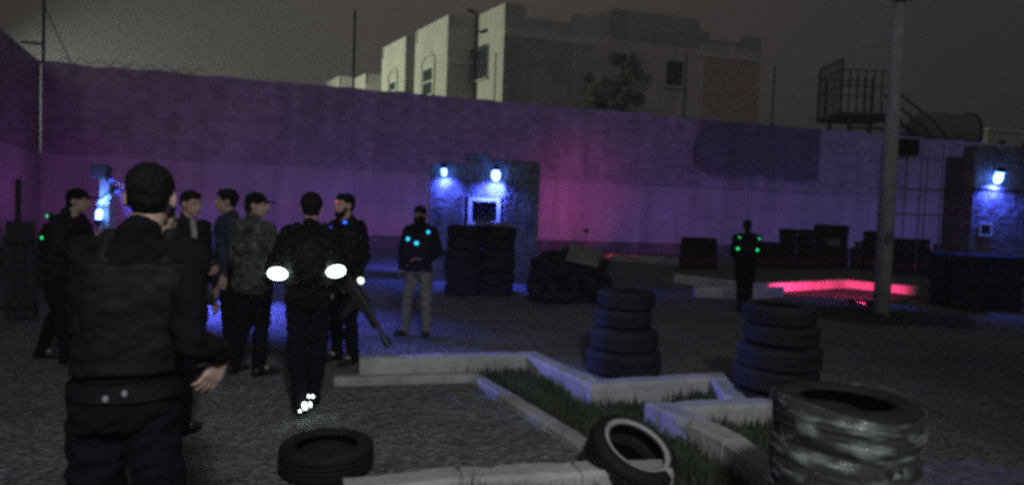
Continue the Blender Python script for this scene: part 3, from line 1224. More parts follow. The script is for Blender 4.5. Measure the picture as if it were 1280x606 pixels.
def column_block(px0, px1, pybase, ncol, nrow, layers, label, group, s, me=TYF_ME, dropout=0.0, hvar=0):
    a, b = G(px0, pybase), G(px1, pybase)
    for c in range(ncol):
        for r in range(nrow):
            f = (c + 0.5) / ncol
            p = a.lerp(b, f) + Vector((0, 0.32 * s + r * 0.64 * s, 0))
            L = layers + rb.choice([0] * 3 + [hvar])
            z = 0
            for k in range(L):
                h = 0.206 * s
                tyre(me, (p.x + rb.uniform(-0.03, 0.03), p.y + rb.uniform(-0.03, 0.03), z + h / 2), (rb.uniform(-0.03, 0.03), rb.uniform(-0.03, 0.03), rb.uniform(0, 6)), s, label, group)
                z += h


column_block(553, 642, 371, 2, 2, 6, 'dark tyre of the square barricade in front of the blue lit tower', 'tyres of the square barricade', 1.15)
o = BM()
c = AT(616, 292, 13.3)
o = BM()
box(o, (0, 0, 0), (0.80, 0.95, 0.03), 0.006)
o = obj('board', o, M['board'], loc=(c.x, 13.35, 6 * 0.206 * 1.15 + 0.05))
o.rotation_euler = (RAD(3), RAD(3), RAD(8))
tag(o, 'pale board lying on the square tyre barricade below the tower window', 'board')

# rounded heap: upright tyres with more on top
a, b = G(665, 381), G(762, 381)
lab = 'dark tyre of the rounded heap between the tower and the lone stack'
for k in range(4):
    for r in range(2):
        p = a.lerp(b, (k + 0.5) / 4) + Vector((0, 0.15 + 0.34 * r, 0))
        tyre(TYF_ME, (p.x, p.y, 0.325), (RAD(rb.choice((52, 64, 78, 112))), RAD(rb.uniform(-15, 15)), RAD(rb.uniform(-60, 60))), rb.uniform(0.96, 1.08), lab, 'tyres of the rounded heap')
for k in range(3):
    p = a.lerp(b, (k + 0.9) / 4.2) + Vector((0, 0.35, 0))
    tyre(TYF_ME, (p.x + 0.05, p.y, 0.76 + 0.05 * (k == 1)), (RAD(70 + rb.uniform(-20, 5)), 0, RAD(rb.uniform(-30, 30))), 0.95, lab, 'tyres of the rounded heap')
for k in range(3):
    p = a.lerp(b, (k + 0.5) / 3) + Vector((0, 0.75, 0))
    for z in range(4):
        tyre(TYF_ME, (p.x + rb.uniform(-0.05, 0.05), p.y, 0.11 + 0.21 * z), (rb.uniform(-0.06, 0.06), rb.uniform(-0.06, 0.06), rb.uniform(0, 6)), 1.0, lab, 'tyres of the rounded heap')
for k in range(2):
    p = a.lerp(b, 0.3 + 0.35 * k) + Vector((0, 0.12, 0))
    tyre(TYF_ME, (p.x, p.y + 0.1, 0.72), (RAD(28), RAD(10 - 20 * k), 0.4), 0.98, lab, 'tyres of the rounded heap')
c = AT(730, 318, 12.3)
bm = BM()
box(bm, (0, 0, 0), (0.62, 0.5, 0.03), 0.006)
o = obj('board', bm, M['board'], loc=(c.x, c.y, c.z - 0.02))
o.rotation_euler = (RAD(38), RAD(10), RAD(-10))
tag(o, 'pale board leaning on top of the rounded tyre heap', 'board')

# barricade rows far back
column_block(976, 1063, 336, 4, 1, 7, 'dark tyre of the long far wall left of the utility pole', 'tyres of the long far wall', 1.08, hvar=1)
column_block(853, 898, 337, 2, 1, 5, 'dark tyre of the low far pile left of the lone player', 'tyres of the low far pile', 1.1)
column_block(942, 974, 336, 2, 1, 5, 'dark tyre of the low step beside the long far wall', 'tyres of the low step', 1.0)
column_block(1082, 1106, 338, 1, 1, 7, 'dark tyre of the single far column just left of the utility pole', 'tyres of the single far column', 1.1)
column_block(1118, 1166, 344, 2, 1, 6, 'dark tyre of the far pile just right of the utility pole', 'tyres of the far pile right of the pole', 1.1)
column_block(1203, 1290, 390, 2, 2, 5, 'dark tyre of the barricade in front of the right tower', 'tyres of the right barricade', 1.15)
for (px, py, Y, w, lab) in ((1040, 303, 24.9, 0.5, 'pale slab set in the face of the long far tyre wall'), (1175, 310, 22.5, 0.35, 'small pale box on the far pile right of the pole'), (1076, 306, 26.5, 0.4, 'small pale box in the gap left of the pole')):
    c = AT(px, py, Y)
    bm = BM()
    box(bm, (0, 0, 0), (w, 0.25, 0.22), 0.02)
    box(bm, (0, 0, 0.13), (w * 1.06, 0.28, 0.035), 0.008)
    tag(obj('crate', bm, M['board'], loc=c), lab, 'crate')
    if Y > 26 or Y < 23:
        bm = BM()
        box(bm, (0, 0, (c.z - 0.11) / 2), (w * 1.5, 0.4, c.z - 0.115), 0.03)
        for z in range(3):
            box(bm, (0, -0.2, (c.z - 0.1) * (z + 0.5) / 3), (w * 1.55, 0.05, 0.09), 0.01)
        tag(obj('plinth_box', bm, M['board_dark'], loc=(c.x, c.y, 0)), 'dark slatted box under the %s' % ('small crate left of the pole' if Y > 26 else 'small crate right of the pole'), 'box')
# dark board barricade at the far left
c = G(25, 402)
t = thing('barricade', 'dark upright board barricade at the left edge behind players', 'barricade', c, RAD(20))
bm = BM()
for k in range(3):
    box(bm, (-0.11 + 0.11 * k, 0, 0.68), (0.10, 0.04, 1.3), 0.006)
obj('board_panel', bm, M['board_dark'], t)
for z in (0.25, 1.1):
    bm = BM()
    box(bm, (0, -0.045, z), (0.34, 0.045, 0.10), 0.006)
    obj('rail', bm, M['board_dark'], t)
bm = BM()
tube(bm, (0, 0.05, 1.2), (0, 0.6, 0.0), 0.03)
obj('prop', bm, M['iron'], t)
c = G(22, 385)
t = thing('thin_post', 'thin dark upright post rising behind the left board barricade', 'post', c)
bm = BM()
tube(bm, (0, 0, 0), (0, 0, 1.63 + (250 - 226) / 800 * c.y), 0.045, 0.035)
obj('shaft', bm, M['iron'], t)
bm = BM()
box(bm, (0, 0, 0.02), (0.3, 0.3, 0.04), 0.005)
obj('base_plate', bm, M['iron'], t)


# ------------------------------------------------------------------ towers
def tower_parts(t, W, H, D, piers, win, mer, back=True):
    """t at the front left foot; x right, y back. piers: list of (x0,x1,y0,top); win: (x0,x1,z0,z1) in the recess"""
    for (x0, x1, yf, top) in piers:
        bm = BM()
        box(bm, ((x0 + x1) / 2, yf + 0.25, top / 2), (x1 - x0, 0.5, top), 0.03)
        obj('pier', bm, M['stone'], t)


T0 = G(535, 362)
T0.z = 0
YT = 15.6
ox = AT(535, 300, YT).x


def tx(px, py=300):
    return AT(px, py, YT).x - ox


def tz(px, py):
    return AT(px, py, YT).z


t = thing('stone_tower', 'castle like grey stone tower with two blue floodlights and a pale framed window', 'tower', (ox, YT, 0))
xL0, xL1, xC0, xC1, xR0, xR1 = 0, tx(578), tx(578), tx(628), tx(628), tx(672)
zt_l, zt_c, zt_r = tz(555, 203), tz(600, 197), tz(650, 201)
bm = BM()
box(bm, ((xL0 + xL1) / 2, 0.25, zt_l / 2), (xL1 - xL0, 0.5, zt_l), 0.03)
obj('pier', bm, M['stone'], t)
bm = BM()
box(bm, ((xR0 + xR1) / 2, 0.25, zt_r / 2), (xR1 - xR0, 0.5, zt_r), 0.03)
obj('pier', bm, M['stone'], t)
wx0, wx1, wz0, wz1 = tx(583), tx(624), tz(602, 281), tz(602, 247)
bm = BM()
box(bm, ((xC0 + xC1) / 2, 0.35, wz0 / 2), (xC1 - xC0 - 0.006, 0.3, wz0), 0.015)
box(bm, ((xC0 + xC1) / 2, 0.35, (wz1 + zt_c) / 2), (xC1 - xC0 - 0.006, 0.3, zt_c - wz1), 0.015)
obj('centre_wall', bm, M['stone'], t)
f = 0.09
bm = BM()
for (c, s) in ((((wx0 + wx1) / 2, 0.2, wz1 - f / 2), (wx1 - wx0, 0.12, f)), (((wx0 + wx1) / 2, 0.2, wz0 + f / 2), (wx1 - wx0, 0.12, f)),
               ((wx0 + f / 2, 0.2, (wz0 + wz1) / 2), (f, 0.118, wz1 - wz0 - 2 * f)), ((wx1 - f / 2, 0.2, (wz0 + wz1) / 2), (f, 0.118, wz1 - wz0 - 2 * f))):
    box(bm, c, s, 0.008)
obj('window_frame', bm, M['stone_trim'], t)
bm = BM()
box(bm, (xL0 + 0.1, 1.25, zt_l / 2 - 0.1), (0.2, 1.5, zt_l - 0.2), 0.02)
box(bm, (xR1 - 0.1, 1.25, zt_r / 2 - 0.1), (0.2, 1.5, zt_r - 0.2), 0.02)
box(bm, ((xL0 + xR1) / 2, 2.1, zt_l / 2 - 0.1), (xR1 - xL0, 0.2, zt_l - 0.2), 0.02)
obj('rear_wall', bm, M['hut_dark'], t)
bm = BM()
box(bm, ((xL0 + xR1) / 2, 1.25, zt_l - 0.16), (xR1 - xL0 - 0.44, 1.46, 0.1), 0.02)
obj('roof_slab', bm, M['hut_dark'], t)
tower1 = t
# merlon
bm = BM()
box(bm, (tx(592), 0.33, zt_c + 0.05), (tx(607) - tx(577), 0.34, 0.14), 0.02)
obj('merlon', bm, M['stone'], t)

BLUE = (0.07, 0.11, 1.0)
VIO = (0.28, 0.16, 1.0)


def on_tower(px, py, dy):
    p = AT(px, py, YT + dy)
    return p


p = on_tower(555, 211, -0.22)
floodlight('blue floodlight on the left pier of the two lamp tower', p, p + Vector((0.05, 0.35, -1.0)), 150, BLUE, 165, M['lens_blue'], group='blue floodlights', w=0.15, mount=p + Vector((0, 0.24, 0.05)), dome=(0.06, 0.10))
p = on_tower(620, 213, -0.13)
floodlight('brighter blue floodlight above the pale framed tower window', p, p + Vector((0.0, 0.40, -1.0)), 420, BLUE, 172, M['lens_blue'], group='blue floodlights', w=0.16, mount=p + Vector((0, 0.34, 0.05)), dome=(0.10, 0.15))

# right tower
YT2 = 14.6
ox2 = AT(1212, 300, YT2).x
H2 = AT(1240, 182, YT2).z
t = thing('stone_tower', 'pale stone tower at the right edge with one blue floodlight and a tiny window', 'tower', (ox2, YT2, 0))
wx0 = AT(1225, 287, YT2).x - ox2
wx1 = AT(1237, 287, YT2).x - ox2
wz0, wz1 = AT(1231, 293, YT2).z, AT(1231, 281, YT2).z
W2 = 2.4
bm = BM()
box(bm, (wx0 / 2, 0.2, H2 / 2), (wx0, 0.4, H2), 0.02)
box(bm, ((wx1 + W2) / 2, 0.2, H2 / 2), (W2 - wx1, 0.4, H2), 0.02)
box(bm, ((wx0 + wx1) / 2, 0.2, wz0 / 2), (wx1 - wx0 - 0.004, 0.396, wz0), 0.0)
box(bm, ((wx0 + wx1) / 2, 0.2, (wz1 + H2) / 2), (wx1 - wx0 - 0.004, 0.396, H2 - wz1), 0.0)
obj('front_wall', bm, M['stone'], t)
bm = BM()
for (c, s) in ((((wx0 + wx1) / 2, -0.02, wz1 + 0.02), (wx1 - wx0 + 0.08, 0.036, 0.04)), (((wx0 + wx1) / 2, -0.02, wz0 - 0.02), (wx1 - wx0 + 0.08, 0.036, 0.04)),
               ((wx0 - 0.02, -0.02, (wz0 + wz1) / 2), (0.04, 0.034, wz1 - wz0)), ((wx1 + 0.02, -0.02, (wz0 + wz1) / 2), (0.04, 0.034, wz1 - wz0))):
    box(bm, c, s, 0.005)
obj('window_frame', bm, M['stone_trim'], t)
bm = BM()
box(bm, (0.1, 0.6, H2 / 2 - 0.1), (0.2, 0.39, H2 - 0.2), 0.02)
box(bm, (W2 - 0.1, 0.6, H2 / 2 - 0.1), (0.2, 0.39, H2 - 0.2), 0.02)
box(bm, (W2 / 2, 0.9, H2 / 2 - 0.1), (W2, 0.2, H2 - 0.2), 0.02)
obj('rear_wall', bm, M['hut_dark'], t)
bm = BM()
box(bm, (W2 / 2, -0.03, AT(1240, 236, YT2).z), (W2, 0.05, 0.05), 0.01)
obj('ledge', bm, M['hut_dark'], t)
p = AT(1250, 216, YT2 - 0.2)
floodlight('blue floodlight on the stone tower at the right edge', p, p + Vector((0.0, 0.35, -1.0)), 260, BLUE, 165, M['lens_blue'], group='blue floodlights', w=0.18, mount=p + Vector((0, 0.24, 0.05)), dome=(0.085, 0.14))

# left lit column with its lamp, behind the players
c = G(128, 372)
YC = c.y
t = thing('signal_post', 'pale block topped post glowing blue behind the players at left', 'post', c)
zt = AT(118, 222, YC).z
bm = BM()
box(bm, (0, 0.1, zt / 2), (0.17, 0.17, zt), 0.02)
obj('shaft', bm, M['stone_trim'], t)
bm = BM()
box(bm, (-0.11, 0.1, zt + 0.11), (0.27, 0.2, 0.22), 0.02)
obj('head_box', bm, M['board'], t)
bm = BM()
a_, b_ = AT(122, 257, YC) - t.location, AT(139, 243, YC) - t.location
box(bm, (a_ + b_) / 2, ((b_ - a_).length, 0.05, 0.08), 0.01, Matrix.Rotation(-math.atan2(b_.z - a_.z, b_.x - a_.x), 3, 'Y'))
obj('cross_bar', bm, M['stone_trim'], t)
p = AT(123, 273, YC - 0.12)
fl = floodlight('blue floodlight shining on the pale post behind the players at left', p, p + Vector((0.06, 0.10, 1.0)), 26, (0.08, 0.2, 1.0), 150, M['lens_blue'], group='blue floodlights', w=0.1, mount=p + Vector((0.02, 0.2, 0.0)), dome=(0.045, 0.09))
p2 = AT(147, 240, YC + 0.12)
floodlight('blue floodlight on the side of the pale post, aimed down at the yard', p2, G(284, 388), 6200, (0.10, 0.12, 1.0), 48, M['lens_dim'], 1.0, w=0.12, mount=p2 + Vector((-0.22, 0.0, 0.08)))
p4 = AT(139, 226, YC + 0.02)
floodlight('narrow blue floodlight at the top of the pale post, aimed at the kerb', p4, G(722, 476, 0.08), 3600, (0.20, 0.22, 1.0), 17, M['lens_dim'], 0.8, w=0.1, mount=p4 + Vector((-0.1, 0.06, -0.03)))
p3 = Vector((ox - 0.16, YT + 1.9, 2.5))
floodlight('blue floodlight low on the rear side of the two lamp tower, aimed at the ground', p3, G(500, 329), 900, (0.10, 0.12, 1.0), 110, M['lens_dim'], 1.0, w=0.13, mount=p3 + Vector((0.2, 0, 0.05)))

# ------------------------------------------------------------------ utility pole
t = thing('utility_pole', 'tall pale tapered utility pole standing in weeds', 'pole', POLE)
bm = BM()
tube(bm, (0, 0, -0.05), (0.0, 0, 7.4), 0.150, 0.085, 20)
obj('shaft', bm, M['pole'], t, smooth=True)
zc = AT(1122, 3, POLE.y).z
bm = BM()
box(bm, (-0.05, -0.12, zc + 0.05), (0.45, 0.07, 0.10), 0.01)
obj('cross_arm', bm, M['iron'], t)
for k in range(3):
    bm = BM()
    tube(bm, (-0.2 + 0.15 * k, -0.12, zc + 0.10), (-0.2 + 0.15 * k, -0.12, zc + 0.22), 0.03, 0.02, 10)
    obj('insulator', bm, M['board'], t)
bm = BM()
box(bm, (0.0, -0.13, 1.5), (0.16, 0.05, 0.22), 0.01)
obj('junction_box', bm, M['steel'], t)

# ------------------------------------------------------------------ stair platform and tank
YP = 41.0
def pz(px, py, Y=YP):
    return AT(px, py, Y)


x0, x1 = pz(1050, 140).x, pz(1121, 140).x
zp, zr = pz(1085, 141).z, pz(1055, 74).z
W = x1 - x0
t = thing('stair_platform', 'dark railed steel platform with descending stair rising above the wall', 'platform', (x0, YP, 0))
bm = BM()
box(bm, (W / 2, 1.5, zp - 0.14), (W + 0.15, 3.1, 0.28), 0.02)
obj('deck', bm, M['iron'], t)
for (lx, ly) in ((0.75, 0.2), (0.75, 2.8), (W - 0.15, 0.2), (W - 0.15, 2.8)):
    bm = BM()
    tube(bm, (lx, ly, 0), (lx, ly, zp - 0.28), 0.13)
    obj('leg', bm, M['iron'], t)
for z in (zp - 0.95, 4.0):
    for y in (0.2, 2.8):
        bm = BM()
        box(bm, (W / 2 + 0.3, y, z), (W - 1.15, 0.1, 0.16))
        obj('brace', bm, M['iron'], t)
hr = zr - zp
bm = BM()
for (a, b) in (((0, 0), (W, 0)), ((0, 0), (0, 3.0)), ((0, 3.0), (W, 3.0))):
    a, b = Vector((*a, 0)), Vector((*b, 0))
    n = 7
    for k in range(n + 1):
        p = a.lerp(b, k / n)
        r = 0.075 if k in (0, n) else 0.05
        tube(bm, (p.x, p.y, zp), (p.x, p.y, zp + hr * (1.0 if p.x < 0.2 else 0.8 + 0.06 * p.x / W)), r, n=6)
    for z in (0.5, 0.8):
        tube(bm, (a.x, a.y, zp + hr * z), (b.x, b.y, zp + hr * z), 0.04, n=6)
tube(bm, (0, 0, zp + hr), (0, 3.0, zp + hr), 0.07, n=6)
obj('railing', bm, M['iron'], t)
q0, q1 = pz(1124, 112) - t.location, pz(1172, 152) - t.location
bm = BM()
for y in (0.3, 1.6):
    a, b = Vector((W, y, zp - 0.1)), Vector((W + 4.2, y, zp - 3.4))
    tube(bm, a, b, 0.10, n=6)
    ra, rb_ = Vector((W, y, q0.z)), Vector((q1.x, y, q1.z))
    tube(bm, ra, rb_, 0.07, n=6)
    tube(bm, rb_, Vector((W + 4.2, y, zp - 2.2)), 0.07, n=6)
    for k in range(5):
        p = a.lerp(b, k / 4)
        tube(bm, p, p + Vector((0, 0, 1.2)), 0.035, n=6)
obj('stair_rail', bm, M['iron'], t)
bm = BM()
for k in range(13):
    p = Vector((W, 0.95, zp - 0.1)).lerp(Vector((W + 4.2, 0.95, zp - 3.4)), (k + 0.5) / 13)
    box(bm, p, (0.34, 1.25, 0.05))
obj('tread', bm, M['iron'], t)

YK = 43.0
k0, k1 = pz(1160, 160, YK), pz(1222, 165, YK)
Wk = k1.x - k0.x
rt = (pz(1195, 138, YK).z - pz(1195, 192, YK).z) / 2
zc = pz(1195, 165, YK).z
t = thing('tank_stand', 'steel stand carrying the dark tank behind the wall', 'stand', (k0.x, YK, 0))
for (lx, ly) in ((0.3, 0), (0.3, 2.4), (Wk - 0.3, 0), (Wk - 0.3, 2.4)):
    bm = BM()
    tube(bm, (lx, ly, 0), (lx, ly, zc - rt - 0.2), 0.12, n=8)
    obj('leg', bm, M['steel'], t)
bm = BM()
box(bm, (Wk / 2, 1.2, zc - rt - 0.12), (Wk + 0.4, 2.8, 0.16), 0.02)
obj('deck', bm, M['iron'], t)
t = thing('water_tank', 'dark rounded water tank lying above the wall right of the platform', 'tank', (k0.x, YK + 1.2, zc))
rings = []
for (x, r) in ((-0.45, 0.25), (-0.4, 0.55), (-0.2, 0.78), (0.1, 0.93), (0.2, 1.0), (0.3, 1.0), (0.4, 0.95), (Wk * 0.45, 0.95), (Wk * 0.47, 1.0), (Wk * 0.53, 1.0), (Wk * 0.55, 0.95), (Wk - 0.3, 0.95), (Wk - 0.2, 1.0), (Wk, 1.0)):
    rings.append([Vector((x, rt * r * math.cos(2 * PI * k / 32), rt * r * math.sin(2 * PI * k / 32))) for k in range(32)])
bm = BM()
ring_loft(bm, rings)
obj('barrel', bm, M['tank'], t, smooth=True)
bm = BM()
ring_loft(bm, [[Vector((x, r * math.cos(2 * PI * k / 32), r * math.sin(2 * PI * k / 32))) for k in range(32)] for x, r in ((Wk + 0.003, rt * 1.04), (Wk + 0.22, rt * 1.04), (Wk + 0.45, rt * 0.75), (Wk + 0.6, rt * 0.3))])
obj('end_cap', bm, M['iron'], t, smooth=False)
for x in (0.6, Wk - 0.6):
    bm = BM()
    box(bm, (x, 0, -rt + 0.12), (0.3, 2.0, 0.3), 0.02)
    obj('saddle', bm, M['iron'], t)

# scaffold frames standing in front of the wall, right of the utility pole
YS = 24.0
c = AT(1116, 300, YS)
t = thing('scaffold', 'dark steel scaffold frames standing against the wall right of the utility pole', 'scaffold', (c.x, YS, 0))
xs = [AT(px, 250, YS).x - c.x for px in (1116, 1149, 1176, 1204)]
zs_ = [AT(1150, py, YS).z for py in (196, 236, 268)]
for x in xs:
    for y in (0, 0.9):
        bm = BM()
        tube(bm, (x, y, 0), (x, y, zs_[0] + 0.5), 0.024, n=8)
        obj('standard', bm, M['steel'], t)
for z in zs_:
    for y in (0, 0.9):
        bm = BM()
        tube(bm, (xs[0] - 0.1, y, z), (xs[-1] + 0.1, y, z), 0.02, n=8)
        obj('ledger', bm, M['steel'], t)
bm = BM()
tube(bm, (xs[2], -0.05, 0.4), (xs[3] + 0.6, -0.05, zs_[1] + 0.1), 0.032, n=8)
obj('diagonal_brace', bm, M['steel'], t)
bm = BM()
box(bm, ((xs[0] + xs[1]) / 2, 0.45, zs_[0] + 0.36), (xs[1] - xs[0] - 0.1, 0.8, 0.62), 0.04)
obj('tarp_bundle', bm, M['black_cloth'], t)


# ------------------------------------------------------------------ people
def V3(*a):
    return Vector(a)


def hand(bm, w, d, palm_n, side, curl=0.5, s=1.0, spread=0.12):
    """hand from wrist w along d; palm_n: direction the palm faces; side: +1/-1 which way the thumb leaves"""
    d = d.normalized()
    palm_n = (palm_n - d * palm_n.dot(d)).normalized()
    x = d.cross(palm_n).normalized() * side        # toward the thumb
    k0 = w + d * 0.085 * s
    for f in (-1, -0.35, 0.3, 0.95):
        chain(bm, [w + d * 0.015 * s + x * f * 0.016 * s, k0 + x * f * 0.031 * s], [0.017 * s, 0.0135 * s], 8)
    ln = [0.060, 0.078, 0.084, 0.074]
    for i, f in enumerate((-1, -0.35, 0.3, 0.95)):
        p = k0 + x * f * 0.031 * s
        dd = (d + x * f * spread).normalized()
        pts, rs = [p], [0.0098 * s]
        ang = 0.25 * curl
        for j, fr in enumerate((0.46, 0.30, 0.24)):
            ang += curl * (0.35 + 0.35 * j)
            v = dd * math.cos(ang) + palm_n * math.sin(ang)
            p = p + v * ln[i] * fr * s * 1.05
            pts.append(p)
            rs.append((0.0092 - 0.0010 * j) * s)
        chain(bm, pts, rs, 8)
    b = w + d * 0.028 * s + x * 0.020 * s
    t1 = b + (d * 0.55 + x * 0.62 + palm_n * 0.42).normalized() * 0.042 * s
    t2 = t1 + (d * 0.8 + x * 0.2 + palm_n * (0.3 + 0.5 * curl)).normalized() * 0.034 * s
    t3 = t2 + (d * 0.8 - x * 0.1 + palm_n * (0.4 + 0.6 * curl)).normalized() * 0.024 * s
    chain(bm, [b, t1, t2, t3], [0.0155 * s, 0.012 * s, 0.0105 * s, 0.009 * s], 8)


def person(label, loc, rz, H=1.74, lean=(0, 0), build=1.0, voxel=0.007, headrot=0.0, headtilt=0.0, arms=None, legs=None, top='black_cloth', bottom='dark_cloth', hair='short', vest=None, leds=(), skin='skin',
           hem=0.80, face=False, fwd=0.0, gunhand=None, collar=None, mask=False, extra=None, hip=0.0, shoe='shoe', beard=False, detail_hands=True, seed=0, head_off=(0, 0), baggy=1.0):
    s = H / 1.74
    root = thing('person', label, 'person', loc, rz)
    root.scale = (s, s, s)

    def sp(x, y, z):
        k = max(0, z - 0.93)
        return Vector((x + lean[0] * k, y + lean[1] * k, z))

    B = build
    sh = {1: sp(-0.185 * B, 0.01, 1.42), -1: sp(0.185 * B, 0.01, 1.42)}       # 1 = right side (-x), -1 = left
    arms = arms or {}
    A = {}
    for k in (1, -1):
        el, wr, hd, pn = arms.get(k, ((-0.25 * k, 0.03, 1.13), (-0.26 * k, -0.06, 0.88), (-0.05 * k, -0.12, -1), (0.9 * k, 0.1, 0)))
        A[k] = (Vector(el), Vector(wr), Vector(hd).normalized(), Vector(pn))
    legs = legs or {}
    LG = {}
    for k in (1, -1):
        kn, an, toe = legs.get(k, ((-0.115 * k, -0.01, 0.49), (-0.13 * k, 0.03, 0.09), (-0.05 * k, -1)))
        LG[k] = (Vector(kn), Vector(an), Vector((toe[0], toe[1], 0)).normalized())
    hipz = 0.92
    HPT = {k: Vector((-0.09 * k * B + hip, 0, hipz)) for k in (1, -1)}
    hc = sp(0, -0.025, 1.625) + Vector((head_off[0], head_off[1], 0))
    HR = Matrix.Rotation(headrot, 3, 'Z') @ Matrix.Rotation(headtilt, 3, 'X')

    def hp(x, y, z):
        return hc + HR @ Vector((x, y, z))

    def torso(bm, infl, zlo, zhi, n=20):
        prof = [(0.60, 0.152, 0.11), (0.80, 0.150, 0.108), (0.88, 0.165, 0.115), (0.95, 0.165, 0.112), (1.05, 0.148, 0.102), (1.15, 0.152, 0.105), (1.25, 0.168, 0.115), (1.34, 0.180, 0.118), (1.41, 0.172, 0.105), (1.455, 0.120, 0.085), (1.485, 0.065, 0.06)]
        rings = []
        for i in range(13):
            z = zlo + (zhi - zlo) * i / 12
            for (a, b) in zip(prof[:-1], prof[1:]):
                if a[0] <= z <= b[0] + 1e-6:
                    f = (z - a[0]) / (b[0] - a[0])
                    rx, ry = a[1] + (b[1] - a[1]) * f, a[2] + (b[2] - a[2]) * f
                    break
            rx, ry = rx * B + infl, ry * B + infl
            c = sp(hip * max(0, (1.3 - z) / 0.5), 0.0, z)
            row = []
            for k in range(n):
                a = 2 * PI * k / n
                ca, sa = math.cos(a), math.sin(a)
                q = 1.0 / (abs(ca) ** 2.6 + abs(sa) ** 2.6) ** (1 / 2.6)
                row.append(c + Vector((rx * ca * q, ry * sa * q, 0)))
            rings.append(row)
        ring_loft(bm, rings)

    # --- body: one skin
    bm = BM()
    torso(bm, -0.008, 0.84, 1.48)
    chain(bm, [sp(0, 0.02, 1.44), sp(0, 0.0, 1.50), hp(0, 0.02, -0.06)], [0.062, 0.056, 0.056])
    ellipsoid(bm, hp(0, 0.012, 0.022), (0.074, 0.094, 0.092), HR)
    ellipsoid(bm, hp(0, -0.024, -0.03), (0.060, 0.068, 0.082), HR)
    ellipsoid(bm, hp(0, -0.062, -0.088), (0.030, 0.026, 0.022), HR)
    chain(bm, [hp(0, -0.086, 0.018), hp(0, -0.104, -0.020), hp(0, -0.104, -0.028)], [0.010, 0.0145, 0.015], 8)
    chain(bm, [hp(-0.018, -0.088, -0.03), hp(0.018, -0.088, -0.03)], [0.011, 0.011], 8)
    chain(bm, [hp(-0.042, -0.072, 0.030), hp(0.042, -0.072, 0.030)], [0.014, 0.014], 8)
    chain(bm, [hp(-0.020, -0.082, -0.062), hp(0.020, -0.082, -0.062)], [0.012, 0.012], 8)
    for k in (1, -1):
        ellipsoid(bm, hp(-0.076 * k, 0.012, -0.004), (0.012, 0.021, 0.032), HR @ Matrix.Rotation(RAD(14 * k), 3, 'Z'))
        el, wr, hd, pn = A[k]
        chain(bm, [sh[k], el, wr], [0.047, 0.037, 0.027])
        hand(bm, wr, hd, pn, 1 if k == 1 else -1, 0.5)
        kn, an, toe = LG[k]
        chain(bm, [HPT[k], kn, an], [0.075, 0.052, 0.040])
        chain(bm, [an, an + toe * 0.12 - Vector((0, 0, 0.05))], [0.04, 0.03])
    remesh('body', bm, M[skin], root, min(voxel, 0.006), 3)
    # --- face details
    if face:
        for k in (1, -1):
            bm = BM()
            ellipsoid(bm, hp(-0.030 * k, -0.0805, 0.008), (0.013, 0.008, 0.008), HR, 10, 8)
            e = obj('eye', bm, M['sclera'], root, smooth=True)
            bm = BM()
            ellipsoid(bm, hp(-0.030 * k, -0.0875, 0.008), (0.0055, 0.003, 0.0055), HR, 10, 8)
            obj('iris', bm, M['hair'], e, smooth=True)
        bm = BM()
        ellipsoid(bm, hp(0, -0.0925, -0.062), (0.024, 0.006, 0.008), HR, 12, 8)
        obj('mouth', bm, M['lip'], root, smooth=True)
    # --- hair or cap
    if hair in ('short', 'thick'):
        bm = BM()
        g = 1.0 if hair == 'short' else 1.07
        ellipsoid(bm, hp(0, 0.024, 0.046), (0.081 * g, 0.096 * g, 0.087 * g), HR)
        ellipsoid(bm, hp(0, 0.048, 0.012), (0.071, 0.064, 0.078), HR)
        ellipsoid(bm, hp(0, -0.040, 0.088), (0.060, 0.045, 0.036 * g), HR)
        remesh('hair', bm, M['hair'], root, 0.006, 2, 0.006, 34, seed=seed)
    elif hair in ('cap', 'beanie'):
        bm = BM()
        ellipsoid(bm, hp(0, 0.012, 0.056), (0.086, 0.103, 0.080), HR)
        ellipsoid(bm, hp(0, 0.045, 0.012), (0.078, 0.07, 0.06), HR)
        hat = remesh('cap' if hair == 'cap' else 'beanie', bm, M['black_cloth'], root, 0.006, 2)
        if hair == 'cap':
            bm = BM()
            ellipsoid(bm, hp(0, -0.115, 0.045), (0.072, 0.078, 0.009), HR @ Matrix.Rotation(RAD(8), 3, 'X'))
            obj('brim', bm, M['black_cloth'], hat, smooth=True)
        bm = BM()
        ellipsoid(bm, hp(0, 0.055, -0.02), (0.070, 0.058, 0.07), HR)
        remesh('hair', bm, M['hair'], root, 0.007, 2)
    if beard:
        bm = BM()
        ellipsoid(bm, hp(0, -0.045, -0.085), (0.056, 0.056, 0.040), HR)
        chain(bm, [hp(-0.062, -0.02, -0.02), hp(-0.056, -0.035, -0.07), hp(0, -0.08, -0.098), hp(0.056, -0.035, -0.07), hp(0.062, -0.02, -0.02)], [0.012, 0.018, 0.024, 0.018, 0.012])
        remesh('beard', bm, M['hair'], root, 0.006, 2, 0.004, 34)
    if mask:
        bm = BM()
        ellipsoid(bm, hp(0, -0.022, -0.055), (0.071, 0.084, 0.082), HR)
        chain(bm, [sp(0, 0, 1.49), hp(0, 0.01, -0.05)], [0.078, 0.074])
        remesh('face_mask', bm, M['black_cloth'], root, 0.007, 3, 0.004, 20)
    # --- trousers
    bm = BM()
    torso(bm, 0.012, 0.84, 1.0)
    for k in (1, -1):
        kn, an, toe = LG[k]
        bend = Vector((0, 0, 0.0))
        chain(bm, [HPT[k], HPT[k].lerp(kn, 0.5), kn, kn.lerp(an, 0.4), kn.lerp(an, 0.85), an - Vector((0, 0, 0.02))], [0.102 * B * baggy, 0.094 * B * baggy, 0.076 * baggy, 0.074 * baggy, 0.062, 0.064])
    remesh('trousers', bm, M[bottom], root, voxel * 1.3, 3, 0.017, 8, seed=seed)
